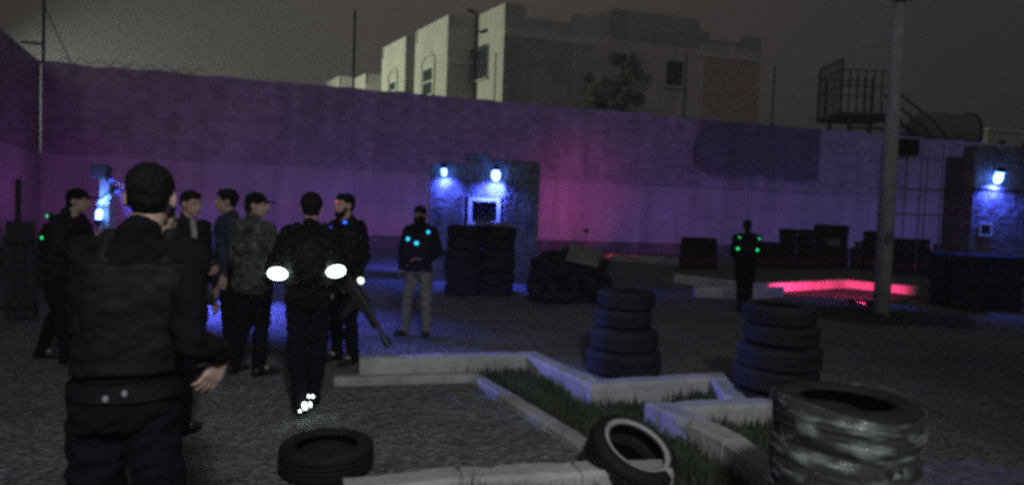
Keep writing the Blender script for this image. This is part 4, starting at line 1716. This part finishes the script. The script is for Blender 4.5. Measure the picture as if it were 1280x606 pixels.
    # --- top
    bm = BM()
    torso(bm, 0.026, hem, 1.475)
    for k in (1, -1):
        el, wr, hd, pn = A[k]
        capsule(bm, sp(-0.13 * k * B, 0.01, 1.43), 0.062, sh[k], 0.070)
        chain(bm, [sh[k], sh[k].lerp(el, 0.5), el, el.lerp(wr, 0.5), wr.lerp(el, 0.06)], [0.070 * B, 0.064, 0.056, 0.053, 0.042])
    if collar:
        pass
    chain(bm, [sp(0, 0.025, 1.44), sp(0, 0.022, 1.50)], [0.075, 0.070])
    remesh('jacket', bm, M[top], root, voxel * 1.3, 3, 0.018, 9, seed=seed + 5)
    # --- shoes
    for k in (1, -1):
        kn, an, toe = LG[k]
        bm = BM()
        base = Vector((an.x, an.y, an.z - 0.09))
        capsule(bm, base + Vector((0, 0, 0.055)) - toe * 0.03, 0.046, base + toe * 0.10 + Vector((0, 0, 0.042)), 0.042)
        capsule(bm, base + toe * 0.10 + Vector((0, 0, 0.042)), 0.044, base + toe * 0.17 + Vector((0, 0, 0.034)), 0.032)
        capsule(bm, base + Vector((0, 0, 0.10)), 0.046, base + Vector((0, 0, 0.06)), 0.05)
        capsule(bm, base - toe * 0.045 + Vector((0, 0, 0.018)), 0.02, base + toe * 0.18 + Vector((0, 0, 0.018)), 0.02)
        remesh('shoe', bm, M[shoe], root, 0.008, 2)
    # --- tag vest
    if vest:
        bm = BM()
        torso(bm, 0.052, 1.02, 1.40)
        for k in (1, -1):
            chain(bm, [sp(-0.10 * k * B, -0.125 * B, 1.33), sp(-0.11 * k * B, 0.0, 1.485), sp(-0.10 * k * B, 0.135 * B, 1.33)], [0.035, 0.036, 0.035])
        if vest == 'pack':
            ellipsoid(bm, sp(0, 0.15, 1.22), (0.15, 0.07, 0.19))
        if vest == 'pouch':
            for k in (-1, 0, 1):
                ellipsoid(bm, sp(0.1 * k, -0.17, 1.12), (0.045, 0.045, 0.08))
        v = remesh('tag_vest', bm, M['vest'], root, voxel * 1.3, 3, 0.008, 10, seed=seed + 9)
    else:
        v = root
    for (x, y, z, r, mm) in leds:
        bm = BM()
        ellipsoid(bm, sp(x, y, z), (r, r, r * 0.9), None, 14, 10)
        sl_ = obj('sensor_light', bm, M[mm], v, smooth=True)
        if r > 0.015:
            bm = BM()
            c_ = sp(0, 0, z)
            ellipsoid(bm, sp(x, y, z) + (c_ - sp(x, y, z)).normalized() * r * 0.7, (r * 1.5, r * 1.5, r * 1.5), None, 14, 10)
            obj('sensor_housing', bm, M['gun'], v, smooth=True)
    root['_s'] = s
    return root, sp, hp, A


def gun(label, p, d, up=(0, 0, 1), L=0.7, led=None):
    """toy blaster: body, barrel, stock, magazine, grip"""
    d = Vector(d).normalized()
    up = Vector(up)
    up = (up - d * up.dot(d)).normalized()
    R = Matrix((d, up.cross(d), up)).transposed()
    t = thing('laser_tag_gun', label, 'toy gun', p)
    t.rotation_mode = 'QUATERNION'
    t.rotation_quaternion = R.to_quaternion()
    bm = BM()
    box(bm, (0.08, 0, 0.02), (0.34, 0.055, 0.085), 0.012)
    box(bm, (0.10, 0, 0.075), (0.22, 0.03, 0.03), 0.006)
    box(bm, (0.33, 0, 0.025), (0.2, 0.045, 0.06), 0.01)
    obj('receiver', bm, M['gun'], t)
    bm = BM()
    tube(bm, (0.42, 0, 0.03), (0.58, 0, 0.03), 0.016)
    tube(bm, (0.54, 0, 0.03), (0.62, 0, 0.03), 0.026)
    obj('barrel', bm, M['gun'], t, smooth=False)
    bm = BM()
    box(bm, (-0.2, 0, 0.0), (0.26, 0.04, 0.05), 0.01)
    box(bm, (-0.31, 0, -0.03), (0.06, 0.045, 0.13), 0.012)
    obj('stock', bm, M['gun'], t)
    bm = BM()
    box(bm, (0.17, 0, -0.10), (0.07, 0.04, 0.18), 0.01, Matrix.Rotation(RAD(-12), 3, 'Y'))
    obj('magazine', bm, M['gun'], t)
    bm = BM()
    box(bm, (-0.02, 0, -0.07), (0.05, 0.042, 0.13), 0.012, Matrix.Rotation(RAD(14), 3, 'Y'))
    obj('grip', bm, M['gun'], t)
    if led:
        bm = BM()
        ellipsoid(bm, (0.02, 0, 0.105), (0.028, 0.022, 0.022), None, 12, 8)
        obj('sensor_light', bm, M[led], t, smooth=True)
    return t


def W(root, v):
    """local point of a person to world"""
    s = root['_s']
    return Matrix.Translation(root.location) @ Matrix.Rotation(root.rotation_euler.z, 4, 'Z') @ Vector(v * s)


# P1: big foreground man seen from behind
x1p = AT(167, 400, 2.3)
RZ1, S1 = RAD(199), 1.765 / 1.74


def in1(w):
    return Matrix.Rotation(-RZ1, 3, 'Z') @ (w - Vector((x1p.x, 2.3, 0))) / S1


E1, W1 = in1(AT(238, 426, 2.22)), in1(AT(279, 443, 2.36))
H1 = in1(AT(247, 508, 2.30)) - in1(AT(279, 443, 2.36))
PN1 = Matrix.Rotation(-RZ1, 3, 'Z') @ Vector((-0.80, 0.55, 0.25))
P1, sp, hp, A = person('person in black with a wide equipment vest seen from behind, nearest at left', (x1p.x, 2.3, 0), RZ1, H=1.765, lean=(-0.03, -0.04), build=0.86, voxel=0.006, headrot=RAD(0),
                       arms={1: (E1, W1, H1, PN1), -1: ((0.175, -0.10, 1.16), (0.08, -0.28, 1.12), (-0.6, -0.5, 0.1), (0, 0, -1))},
                       legs={1: ((-0.10, -0.02, 0.49), (-0.10, 0.05, 0.09), (-0.1, -1)), -1: ((0.12, -0.05, 0.5), (0.14, -0.02, 0.09), (0.1, -1))},
                       top='black_cloth', bottom='dark_cloth', vest='plain', seed=1, hem=0.82, head_off=(-0.015, -0.02), baggy=1.15, hip=0.03,
                       leds=())
# P1 belt with two buckles
bm = BM()
rings = []
for z in (0.93, 0.99):
    rings.append([sp(0.178 * math.cos(a) + 0.01, 0.143 * math.sin(a), z) for a in [2 * PI * k / 32 for k in range(32)]])
ring_loft(bm, rings, caps=False)
belt = obj('belt', bm, M['vest'], P1, smooth=True)
for (x, z) in ((-0.005, 0.965), (0.05, 0.95)):
    bm = BM()
    ellipsoid(bm, sp(x, 0.150, z), (0.010, 0.008, 0.013), None, 10, 8)
    obj('buckle', bm, M['tank_end'], belt, smooth=True)
# P2: left man
q2 = G(72, 452)
P2, sp, hp, A = person('person in dark cap and vest leaning right with a raised gun, at far left', (q2.x, q2.y, 0), RAD(100), H=1.74, lean=(0.0, -0.22), build=1.1, headrot=0, hair='cap', top='olive', bottom='black_cloth', vest='pack', seed=2,
                       arms={1: ((-0.27, -0.12, 1.17), (-0.14, -0.36, 1.26), (0.2, -1, 0.1), (0.6, 0, 0.3)), -1: ((0.28, -0.2, 1.2), (0.12, -0.5, 1.32), (-0.2, -1, 0.1), (-0.6, 0, 0.3))},
                       legs={1: ((-0.12, -0.10, 0.5), (-0.13, -0.14, 0.09), (-0.1, -1)), -1: ((0.12, 0.06, 0.5), (0.14, 0.22, 0.09), (0.1, -1))},
                       leds=((-0.10, 0.16, 1.47, 0.022, 'led_green'), (-0.19, 0.12, 1.26, 0.02, 'led_green'), (-0.2, -0.12, 1.22, 0.024, 'led_blue'), (-0.17, -0.22, 1.12, 0.018, 'led_white')))
gun('black toy gun pointed right by the leaning person at far left', W(P2, A[1][1] + Vector((0.05, -0.10, 0.0))), Vector((0.95, 0.15, 0.08)))

# P3: camouflage man hidden behind P1
q3 = AT(214, 400, 4.5)
person('person in camouflage jacket half hidden behind the nearest person', (q3.x, 4.5, 0), RAD(165), H=1.62, build=1.05, head_off=(0.10, 0), top='camo', bottom='dark_cloth', vest=None, hem=0.72, seed=3,
       arms={1: ((-0.25, 0.0, 1.14), (-0.2, -0.2, 1.0), (0.1, -0.6, -0.6), (0.9, 0.1, 0))})

# P4: man with pale collar strip
q4 = G(233, 470)
P4, sp, hp, A = person('person with pale scarf strip looking right between the camouflage jackets', (q4.x, q4.y, 0), RAD(70), H=1.75, hair='short', top='olive', bottom='dark_cloth', seed=4, headtilt=RAD(8),
                       arms={1: ((-0.25, -0.06, 1.14), (-0.13, -0.28, 1.03), (0.4, -0.9, 0), (0.6, 0, 0.3))})
bm = BM()
chain(bm, [sp(-0.05, -0.10, 1.47), sp(-0.075, -0.15, 1.36), sp(-0.08, -0.152, 1.2)], [0.03, 0.028, 0.026])
remesh('scarf', bm, M['grey_cloth'], P4, 0.008, 2, 0.005)

# P5: navy man looking left
q5 = G(285, 446)
person('person in navy top facing left in the middle of the group', (q5.x, q5.y, 0), RAD(-65), H=1.80, hair='thick', top='navy', bottom='dark_cloth', seed=5, lean=(0, -0.03),
       arms={1: ((-0.24, -0.02, 1.13), (-0.16, -0.24, 1.02), (0.5, -0.8, 0), (0.5, 0, 0.4))})

# P6: man with cap
q6 = G(314, 468)
P6, sp, hp, A = person('person in peaked cap and camouflage jacket, back turned, looking right', (q6.x, q6.y, 0), RAD(150), H=1.76, hair='cap', headrot=RAD(-55), top='camo', bottom='dark_cloth', hem=0.80, build=1.1, seed=6,
                       legs={1: ((-0.10, -0.03, 0.49), (-0.11, 0.0, 0.09), (-0.3, -1)), -1: ((0.12, 0.0, 0.5), (0.16, 0.08, 0.09), (0.2, -1))},
                       arms={1: ((-0.27, -0.04, 1.14), (-0.18, -0.26, 1.10), (0.4, -0.9, 0), (0.5, 0, 0.4))}, leds=((-0.19, 0.05, 1.44, 0.016, 'led_green'),))

# P7: centre man from behind with two glowing white arm ovals
q7 = G(382, 513)
P7, sp, hp, A = person('person in black with two glowing white arm ovals and bright heel reflectors, seen from behind', (q7.x, q7.y, 0), RAD(196), H=1.75, lean=(-0.01, 0.0), hair='thick', top='black_cloth', bottom='dark_cloth', vest='pack', seed=7,
                       build=0.93, hem=0.84,
                       arms={1: ((-0.27, 0.06, 1.15), (-0.19, -0.10, 0.97), (0.25, -0.35, -0.9), (0.9, 0.1, 0)), -1: ((0.28, 0.05, 1.14), (0.20, -0.19, 1.05), (-0.6, -0.8, 0.1), (-0.1, 0.2, -1))},
                       legs={1: ((-0.085, -0.10, 0.50), (-0.045, -0.12, 0.09), (-0.1, -1)), -1: ((0.075, -0.02, 0.49), (0.03, 0.17, 0.13), (0.02, -1))})
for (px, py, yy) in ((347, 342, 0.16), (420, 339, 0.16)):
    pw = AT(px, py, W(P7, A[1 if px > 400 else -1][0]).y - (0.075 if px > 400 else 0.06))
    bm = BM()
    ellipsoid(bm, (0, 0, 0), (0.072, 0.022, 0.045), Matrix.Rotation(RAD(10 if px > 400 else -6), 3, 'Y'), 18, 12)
    o = obj('arm_oval', bm, M['glow_white'], P7, smooth=True)  # emissive white oval on the arm
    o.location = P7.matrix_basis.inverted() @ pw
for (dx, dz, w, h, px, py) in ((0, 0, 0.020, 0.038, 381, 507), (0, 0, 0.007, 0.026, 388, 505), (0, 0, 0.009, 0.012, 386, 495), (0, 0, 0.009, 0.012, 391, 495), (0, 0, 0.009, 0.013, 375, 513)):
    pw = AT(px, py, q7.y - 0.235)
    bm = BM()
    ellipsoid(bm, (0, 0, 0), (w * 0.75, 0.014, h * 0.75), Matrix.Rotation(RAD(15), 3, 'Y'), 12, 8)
    o = obj('heel_reflector_glow', bm, M['glow_white'], P7, smooth=True)  # emission stands in for light thrown back by reflective heel patches
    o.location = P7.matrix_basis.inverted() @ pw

# P8: bearded man facing
q8 = G(428, 453)
P8, sp, hp, A = person('bearded person with blue chest lights and a sleeve patch, facing the group', (q8.x, q8.y, 0), RAD(-38), H=1.80, hair='short', beard=True, face=True, skin='skin', top='black_cloth', bottom='dark_cloth', vest='pouch', seed=8,
                       headrot=RAD(-8), build=1.05,
                       arms={1: ((-0.26, 0.02, 1.14), (-0.22, -0.16, 0.98), (0.3, -0.9, -0.2), (0.5, 0, 0.4)), -1: ((0.26, 0.05, 1.12), (0.25, -0.10, 0.90), (0.0, -0.4, -0.9), (-0.9, 0.2, 0))},
                       leds=((-0.13, -0.165, 1.25, 0.036, 'led_cyan'), (0.02, -0.175, 1.16, 0.026, 'led_cyan'), (0.10, -0.09, 1.46, 0.022, 'led_blue'), (-0.05, -0.14, 1.40, 0.016, 'led_blue'), (-0.01, -0.12, 1.665, 0.010, 'led_red')))
bm = BM()
ellipsoid(bm, Vector((0.262, 0.02, 1.33)), (0.012, 0.045, 0.055), None, 14, 10)
obj('sleeve_patch', bm, M['patch'], P8, smooth=True)
gun('black toy gun with a white light hanging from the bearded person', W(P8, A[-1][1] + Vector((0.02, -0.06, -0.07))), Vector((0.55, -0.2, -0.75)), (0.7, 0, 0.6), led='led_white').scale = (1.2, 1.5, 1.35)

# P9: masked man in khaki
q9 = G(521, 420)
P9, sp, hp, A = person('masked person in khaki trousers with three cyan chest lights left of the tower', (q9.x, q9.y, 0), RAD(-18), H=1.72, hair='beanie', mask=True, face=True, skin='skin_dark', top='black_cloth', bottom='khaki', vest='pouch', seed=9,
                       legs={1: ((-0.14, -0.02, 0.49), (-0.19, 0.02, 0.09), (-0.4, -1)), -1: ((0.12, 0.0, 0.49), (0.13, 0.03, 0.09), (0.1, -1))},
                       arms={1: ((-0.28, 0.05, 1.13), (-0.24, -0.05, 0.90), (0.1, -0.5, -0.8), (0.9, 0.1, 0)), -1: ((0.27, 0.05, 1.13), (0.13, -0.18, 1.06), (-0.9, -0.3, 0), (0, 0.3, -0.9))},
                       leds=((-0.07, -0.178, 1.31, 0.036, 'led_cyan'), (0.045, -0.178, 1.26, 0.034, 'led_cyan'), (0.17, -0.12, 1.41, 0.028, 'led_cyan')), hem=0.88)
# backpack box behind P9
bm = BM()
box(bm, sp(-0.16, 0.19, 1.26), (0.30, 0.16, 0.34), 0.03)
obj('backpack', bm, M['vest'], P9)

# P10: lone player with green lights
q10 = G(929, 390)
person('lone person with four green back lights standing near the red lit kerb', (q10.x, q10.y, 0), RAD(176), H=1.72, hair='short', top='black_cloth', bottom='dark_cloth', vest='pack', seed=10, build=1.05,
       arms={1: ((-0.26, -0.02, 1.15), (-0.12, -0.24, 1.02), (0.6, -0.8, 0), (0.5, 0, 0.4)), -1: ((0.26, -0.02, 1.15), (0.12, -0.24, 1.0), (-0.6, -0.8, 0), (-0.5, 0, 0.4))},
       legs={1: ((-0.08, -0.0, 0.49), (-0.07, 0.05, 0.09), (-0.1, -1)), -1: ((0.08, 0.0, 0.49), (0.07, 0.02, 0.09), (0.1, -1))},
       leds=((-0.17, 0.14, 1.41, 0.030, 'led_green'), (0.17, 0.14, 1.42, 0.020, 'led_green'), (-0.13, 0.19, 1.20, 0.036, 'led_green'), (0.19, 0.15, 1.21, 0.034, 'led_green')))

# ------------------------------------------------------------------ lamps of the yard that wash the wall and kerbs
RED = (1.0, 0.04, 0.16)
VIOLET = (0.36, 0.06, 1.0)
for k, (sd, pw, cc, lab) in enumerate((
        (3.0, 270, (0.55, 0.12, 0.80), 'small ground floodlight washing the left corner of the boundary wall'),
        (11.0, 235, VIOLET, 'small ground floodlight washing the wall behind the group of players'),
        (18.5, 285, VIOLET, 'small ground floodlight washing the wall behind the two lamp tower'),
        (27.0, 330, (0.32, 0.06, 1.0), 'small ground floodlight washing the wall under the bare block patch'),
        (35.5, 330, (0.22, 0.08, 1.0), 'small ground floodlight washing the wall behind the long far tyre wall'),
        (44.0, 330, (0.14, 0.09, 1.0), 'small ground floodlight washing the wall behind the scaffold frames'),
        (53.0, 400, (0.12, 0.09, 1.0), 'small ground floodlight washing the wall behind the right tower'))):
    p = W0 + WU * sd + WN * 6.5 + Vector((0, 0, 0.5))
    floodlight(lab, p, W0 + WU * sd + Vector((0, 0, 4.4)), pw * 0.95, cc, 140, M['lens_blue'], 0.9, group='floodlights washing the wall', w=0.16, mount=p + Vector((0, 0, -0.5)))
sr = ON(712, 252, W0, WU)[0]
p = W0 + WU * (sr - 1.5) + WN * 6.0 + Vector((0, 0, 1.2))
floodlight('red floodlight behind the tower making the pink patch on the wall', p, W0 + WU * sr + Vector((0, 0, 2.7)), 370, (1.0, 0.05, 0.36), 64, M['lens_red'], 1.0, mount=p + Vector((0, 0, -1.2)))
p = W0 + WU * (sr + 2.6) + WN * 7.5 + Vector((0, 0, 0.6))
floodlight('small red floodlight by the kerb at the foot of the wall', p, G(776, 321, 0.15), 900, RED, 34, M['lens_red'], 0.6, w=0.12, mount=p + Vector((0, 0, -0.6)))
# red lamp on the utility pole for the planter kerb
p = POLE + Vector((-0.05, 0.36, 0.20))
tg = G(1024, 356, 0.14)
fl = floodlight('hooded red floodlight at the back of the utility pole foot', p, tg, 2500, (1.0, 0.045, 0.2), 54, M['lens_red'], 0.35, w=0.13, mount=POLE + Vector((-0.05, 0.1, 0.2)))
[c for c in fl.children if c.type == 'LIGHT'][0].data.shadow_soft_size = 0.004
dd = (tg - p).normalized()
Rz = Matrix.Rotation(math.atan2(dd.y, dd.x) - PI / 2, 3, 'Z')
for zz in (0.0108, -0.034):  # plates added to squeeze the red beam onto the kerb face
    bm = BM()
    box(bm, (dd.x * 0.23, dd.y * 0.23, zz), (0.6, 0.38, 0.012), 0.002, Rz)
    obj('visor', bm, M['rubber'], fl)

# site lamp high behind the photographer, street lamp far out left lighting the blocks
t = thing('site_lamp', 'tall site lamp mast behind the viewer', 'lamp', (0.7, -2.4, 0))
bm = BM()
tube(bm, (0, 0, 0), (0, 0, 4.95), 0.09, 0.06)
obj('mast', bm, M['iron'], t)
bm = BM()
box(bm, (0.15, 0.2, 5.0), (0.5, 0.4, 0.12), 0.03, Matrix.Rotation(RAD(35), 3, 'X'))
obj('lamp_head', bm, M['lamp_body'], t)
spot('site_lamp_beam', (0.18, 0.3, 4.85), (-1.5, 6.4, 0), 1000, (0.92, 0.955, 1.0), 88, 1.0, 0.3, t)

t = thing('street_lamp', 'street lamp out of frame lighting the pale apartment blocks', 'street lamp', (-46, 49, 0))
bm = BM()
tube(bm, (0, 0, 0), (0, 0, 9.3), 0.1, 0.07)
obj('post', bm, M['iron'], t)
bm = BM()
box(bm, (0.3, 0, 9.3), (0.8, 0.3, 0.14), 0.04)
obj('lamp_head', bm, M['lamp_body'], t)
spot('street_lamp_beam', (0.4, 0.1, 9.15), (36, 13, 12.5), 70000, (0.95, 1.0, 0.76), 84, 0.6, 0.2, t)

# ------------------------------------------------------------------ sky
wd = bpy.data.worlds.new('World')
SC.world = wd
wd.use_nodes = True
nt = wd.node_tree
N, L = nt.nodes, nt.links
bg = N['Background']
sky = N.new('ShaderNodeTexSky')
sky.sky_type = 'NISHITA'
sky.sun_disc = False
sky.sun_elevation = RAD(-4)
sky.sun_rotation = RAD(200)
tc = N.new('ShaderNodeTexCoord')
sx = N.new('ShaderNodeSeparateXYZ')
L.new(tc.outputs['Generated'], sx.inputs[0])
mr = N.new('ShaderNodeMapRange')
mr.inputs[1].default_value = -0.7
mr.inputs[2].default_value = 0.65
L.new(sx.outputs['X'], mr.inputs[0])
cr = N.new('ShaderNodeValToRGB')
els = cr.color_ramp.elements
els[0].position = 0.0
els[0].color = (0.044, 0.040, 0.031, 1)
els[1].position = 1.0
els[1].color = (0.026, 0.024, 0.025, 1)
e = els.new(0.45)
e.color = (0.056, 0.047, 0.037, 1)
L.new(mr.outputs[0], cr.inputs['Fac'])
nz = N.new('ShaderNodeTexNoise')
nz.inputs['Scale'].default_value = 1.6
nz.inputs['Detail'].default_value = 5
L.new(tc.outputs['Generated'], nz.inputs['Vector'])
m2 = N.new('ShaderNodeMapRange')
m2.inputs[1].default_value = 0.3
m2.inputs[2].default_value = 0.7
m2.inputs[3].default_value = 0.88
m2.inputs[4].default_value = 1.1
L.new(nz.outputs['Fac'], m2.inputs[0])
mx = N.new('ShaderNodeMix')
mx.data_type = 'RGBA'
mx.blend_type = 'MULTIPLY'
mx.inputs[0].default_value = 1.0
L.new(cr.outputs['Color'], mx.inputs[6])
L.new(m2.outputs[0], mx.inputs[7])
ad = N.new('ShaderNodeMix')
ad.data_type = 'RGBA'
ad.blend_type = 'ADD'
ad.inputs[0].default_value = 0.02
L.new(mx.outputs[2], ad.inputs[6])
L.new(sky.outputs['Color'], ad.inputs[7])
L.new(ad.outputs[2], bg.inputs['Color'])
bg.inputs['Strength'].default_value = 1.0

# faint moonless sky glow from behind, as one dim sun
sl = bpy.data.lights.new('sky_glow', 'SUN')
sl.energy = 0.17
sl.angle = RAD(40)
sl.color = (0.95, 0.92, 1.0)
so = bpy.data.objects.new('sky_glow', sl)
so.rotation_euler = (RAD(62), 0, RAD(-8))
link(so)

# ------------------------------------------------------------------ thin mist box added for lamp bloom and lifted blacks
hz = bpy.data.materials.new('added_mist_mat')
hz.use_nodes = True
hn = hz.node_tree
hn.nodes.remove(hn.nodes['Principled BSDF'])
pv = hn.nodes.new('ShaderNodeVolumePrincipled')
pv.inputs['Color'].default_value = (0.80, 0.81, 0.98, 1)
pv.inputs['Density'].default_value = 0.0048
pv.inputs['Anisotropy'].default_value = 0.45
hn.links.new(pv.outputs['Volume'], hn.nodes['Material Output'].inputs['Volume'])
bm = BM()
box(bm, (0, 190, 14), (812, 632, 30))
tag(obj('added_mist', bm, hz), 'thin mist added over the yard for lamp bloom and lifted blacks', 'added_mist', kind='stuff')

# ------------------------------------------------------------------ camera
cam = bpy.data.cameras.new('camera')
cam.sensor_fit = 'HORIZONTAL'
cam.sensor_width = 36
cam.lens = 36 * 800 / 1280.0
cam.clip_start = 0.05
cam.clip_end = 1500
co = bpy.data.objects.new('camera', cam)
co.matrix_world = Matrix(((RGT.x, UPV.x, -FWD.x, CAM.x), (RGT.y, UPV.y, -FWD.y, CAM.y), (RGT.z, UPV.z, -FWD.z, CAM.z), (0, 0, 0, 1)))
link(co)
SC.camera = co

SC.render.engine = 'CYCLES'
SC.cycles.filter_width = 3.7
SC.cycles.use_denoising = False
SC.cycles.sample_clamp_direct = 20.0
SC.cycles.sample_clamp_indirect = 3.0
SC.cycles.max_bounces = 5
SC.cycles.transparent_max_bounces = 12
SC.view_settings.view_transform = 'Standard'
SC.view_settings.look = 'None'
SC.view_settings.exposure = 0.0
SC.view_settings.gamma = 1.0
for o in bpy.data.objects:
    if '_s' in o:
        del o['_s']
